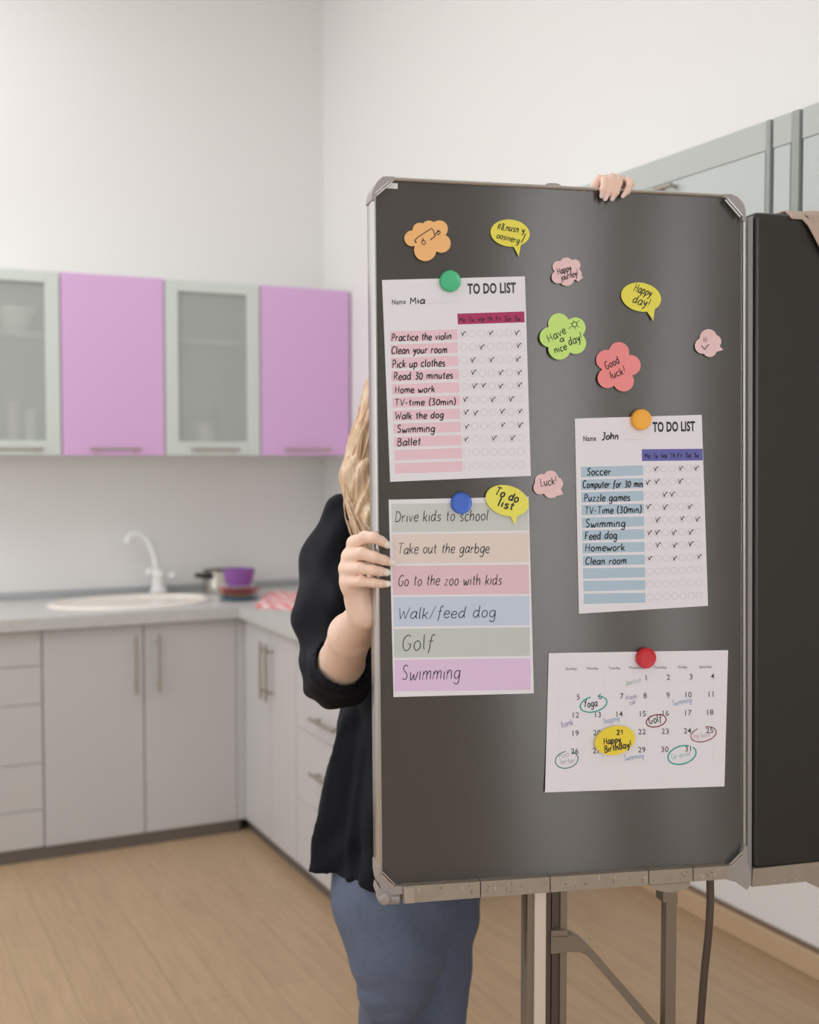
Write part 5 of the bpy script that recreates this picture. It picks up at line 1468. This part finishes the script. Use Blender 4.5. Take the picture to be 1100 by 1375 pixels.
# wrinkles on the sleeves
sl, (X, Y, Z) = tun.grid()
armw = np.exp(-(((X - midl[0]) / .09) ** 2 + ((Y - midl[1]) / .12) ** 2))
lowf = np.clip(1.3 - np.abs(Z - elb[2] - .05) / .12, 0, 1)
q1 = Z * 0.72 + (X - midl[0]) * 0.9 + 0.012 * np.sin(40 * X + 18 * Z)
wr_ = 0.0075 * lowf * (np.abs(np.sin(72 * q1 + .7)) ** 1.6 - .45) + 0.0030 * (np.sin(70 * (X * .95 - Z * .38 + Y * .3) + 1.5 * np.sin(11 * Z)) ) + 0.003 * np.sin(118 * (Z * .6 - X * .8) + 2 * np.sin(17 * Z))
tun.F = (tun.F - (armw * wr_).astype(np.float32))
# rolled cuff and the opening the forearm comes out of
ax_ = wri - elb; ax_ /= np.linalg.norm(ax_)
tun.cap(elb + ax_ * 0.012, wri, 0.0435, 0.043, 0.004, op='s')
ring_c = elb + ax_ * 0.052; u1 = np.cross(ax_, [0, 0, 1.0]); u1 /= np.linalg.norm(u1); u2 = np.cross(ax_, u1)
for i in range(20):
    a0, a1 = 2 * math.pi * i / 20, 2 * math.pi * (i + 1) / 20
    wv = lambda a: 0.050 + 0.0025 * math.sin(3 * a + .4)
    sh_ = lambda a: ax_ * 0.006 * math.sin(2 * a)
    tun.cap(ring_c + (u1 * math.cos(a0) + u2 * math.sin(a0)) * wv(a0) + sh_(a0), ring_c + (u1 * math.cos(a1) + u2 * math.sin(a1)) * wv(a1) + sh_(a1), 0.0078, 0.0078, 0.006)
tunic = field_object('tunic', [tun], M['tunic'], PT, smooth=2)
bq = at_z(483, 1139, 0); 
bp_ = toworld(L(483, 1139, 2.07)[None])[0]
# --- trousers
tlo, thi = np.array([-0.26, 1.92, 0.06]), np.array([0.28, 2.56, 0.82])
tr = Field(tlo, thi, 0.005); tf = Field(tlo, thi, 0.006)
tr.ell(L(548, 1100, 2.25), (.150, .125, .13), 0.03)
tr.chain([L(524, 1140, 2.22), L(529, 1212, 2.16), L(534, 1275, 2.13), L(529, 1326, 2.12)], [.112, .106, .082, .066], 0.03)
tr.chain([L(522, 1330, 2.14), L(514, 1400, 2.18), an1 + np.array([0, .0, .06])], [.054, .050, .044], 0.008)
tf.ell(L(566, 1100, 2.27), (.140, .12, .13), 0.03)
tf.chain([L(583, 1140, 2.31), L(584, 1220, 2.30), L(584, 1290, 2.29), L(587, 1345, 2.28)], [.090, .082, .067, .058], 0.03)
tf.chain([L(587, 1345, 2.28), L(584, 1420, 2.30), an2 + np.array([0, .0, .06])], [.058, .054, .044], 0.015)
sl, (X, Y, Z) = tr.grid()
kz = L(520, 1322, 2.12)[2]; kx = L(531, 1300, 2.12)[0]
ridge = lambda q: np.abs(np.sin(q)) ** 1.5 - .45
above = np.clip((Z - kz + .02) / .08, 0, 1) * np.clip((kz + .26 - Z) / .14, 0, 1)
kn_ = np.exp(-((Z - kz + .01) / .05) ** 2)
w_ = 0.0062 * above * ridge(26 * (Z * .75 + (X - kx) * 1.05) + .5) + 0.0045 * kn_ * ridge(58 * (Z + .35 * np.abs(X - kx))) + 0.0018 * np.sin(75 * (Z * .5 + X * .9) + 2 * np.sin(20 * Z))
tr.F = tr.F - w_.astype(np.float32)
sl, (X, Y, Z) = tf.grid()
w_ = 0.0035 * ridge(40 * (Z + .4 * (X - kx)) + 1.0 + np.sin(18 * Z))
tf.F = tf.F - w_.astype(np.float32)
tr.F = np.maximum(tr.F, (tr.grid()[1][2] - 0.785).astype(np.float32)); tf.F = np.maximum(tf.F, (tf.grid()[1][2] - 0.785).astype(np.float32))
jeans = field_object('jeans', [tr, tf], M['jeans'], PT, smooth=2)
# --- shoes
for a_ in (an1, an2):
    sf = Field(a_ + np.array([-.07, -.26, -.09]), a_ + np.array([.07, .10, .06]), 0.006)
    sf.chain([a_ + np.array([0, .025, -.03]), a_ + np.array([0, -.08, -.040]), a_ + np.array([0, -.175, -.046])], [.040, .040, .030], 0.02)
    sl, (X, Y, Z) = sf.grid(); sf.F = np.maximum(sf.F, (0.002 - Z).astype(np.float32)); sf.F = np.maximum(sf.F, (Z - 0.082).astype(np.float32))
    field_object('shoe', [sf], M['shoe'], PT, smooth=1)

# --- hair: a volume with long strands over it
hv = Field(head + np.array([-.17, -.13, -.31]), head + np.array([.17, .19, .17]), 0.0045)
hv.ell(H(0, .035, .035), (.088, .105, .102), 0.02)
for s in (-1, 1):
    hv.chain([H(s * .052, .03, .03), H(s * .076, .02, -.05), H(s * .092, -.01, -.11), H(s * .078, -.055, -.19), H(s * .062, -.080, -.235)], [.046, .042, .040, .033, .022], 0.03)
hv.chain([H(0, .09, 0), H(0, .10, -.10), H(0, .10, -.22)], [.07, .075, .05], 0.04)
hv.ell(H(0, -.115, -.035), (.062, .075, .105), 0.012, op='s')
sl, (X, Y, Z) = hv.grid()
th = np.arctan2(Y - head[1] - .03, np.abs(X - head[0])); sg_ = np.sign(X - head[0])
hv.F = hv.F - (0.0026 * np.sin(th * 34 + 14 * (Z - head[2]) + 2 * np.sin(26 * Z)) + 0.0014 * np.sin(th * 75 + sg_ + 22 * Z)).astype(np.float32)
field_object('hair', [hv], M['hair'], PT, smooth=1)
rs = random.Random(11); st_ = MB()
for i in range(760):
    s = -1 if i % 3 else 1
    a = rs.uniform(-0.75, 1.0)                     # 0 = side of the head, positive towards the back
    d0 = H(0, .035, .035) + np.array([s * .020 * math.cos(a), .03 * math.sin(a), .098])
    p1 = H(s * (.060 * math.cos(a) + .004), .035 + .070 * math.sin(a), .094)
    p2 = H(s * (.090 * math.cos(a)), .03 + .095 * math.sin(a), .030)
    w = rs.uniform(-.010, .010); f = rs.uniform(0, 1)
    p3 = H(s * (.108 * math.cos(a) + w), .02 + .100 * math.sin(a), -.05 + w)
    p4 = H(s * ((.118 + .012 * f) * math.cos(a) + w), -.005 + .10 * max(a, -.3), -.115)
    p5 = H(s * ((.108 - .012 * f) * math.cos(a) + w * 1.6), -.040 + .11 * max(a, -.3) - .012 * f, -.180)
    p6 = H(s * ((.088 - .030 * f) * math.cos(a) + w * 1.2), -.072 + .13 * max(a, -.3) - .02 * f, -.215 - .045 * rs.random())
    pts = [q + np.array([rs.gauss(0, .0030), rs.gauss(0, .0030), 0]) for q in (d0, p1, p2, p3, p4, p5, p6)]
    P = toworld(np.array(catmull(pts, 3))); n = len(P)
    r0 = rs.uniform(.0009, .0021)
    st_.tube(P, [r0 * (0.5 + 0.6 * math.sin(math.pi * min(1, (k_ + 1) / n * 1.05)) ** .6) if k_ < n - 2 else r0 * .35 for k_ in range(n)], 5)
st_.build('hair_strands', M['hair'], PT, smooth=80)
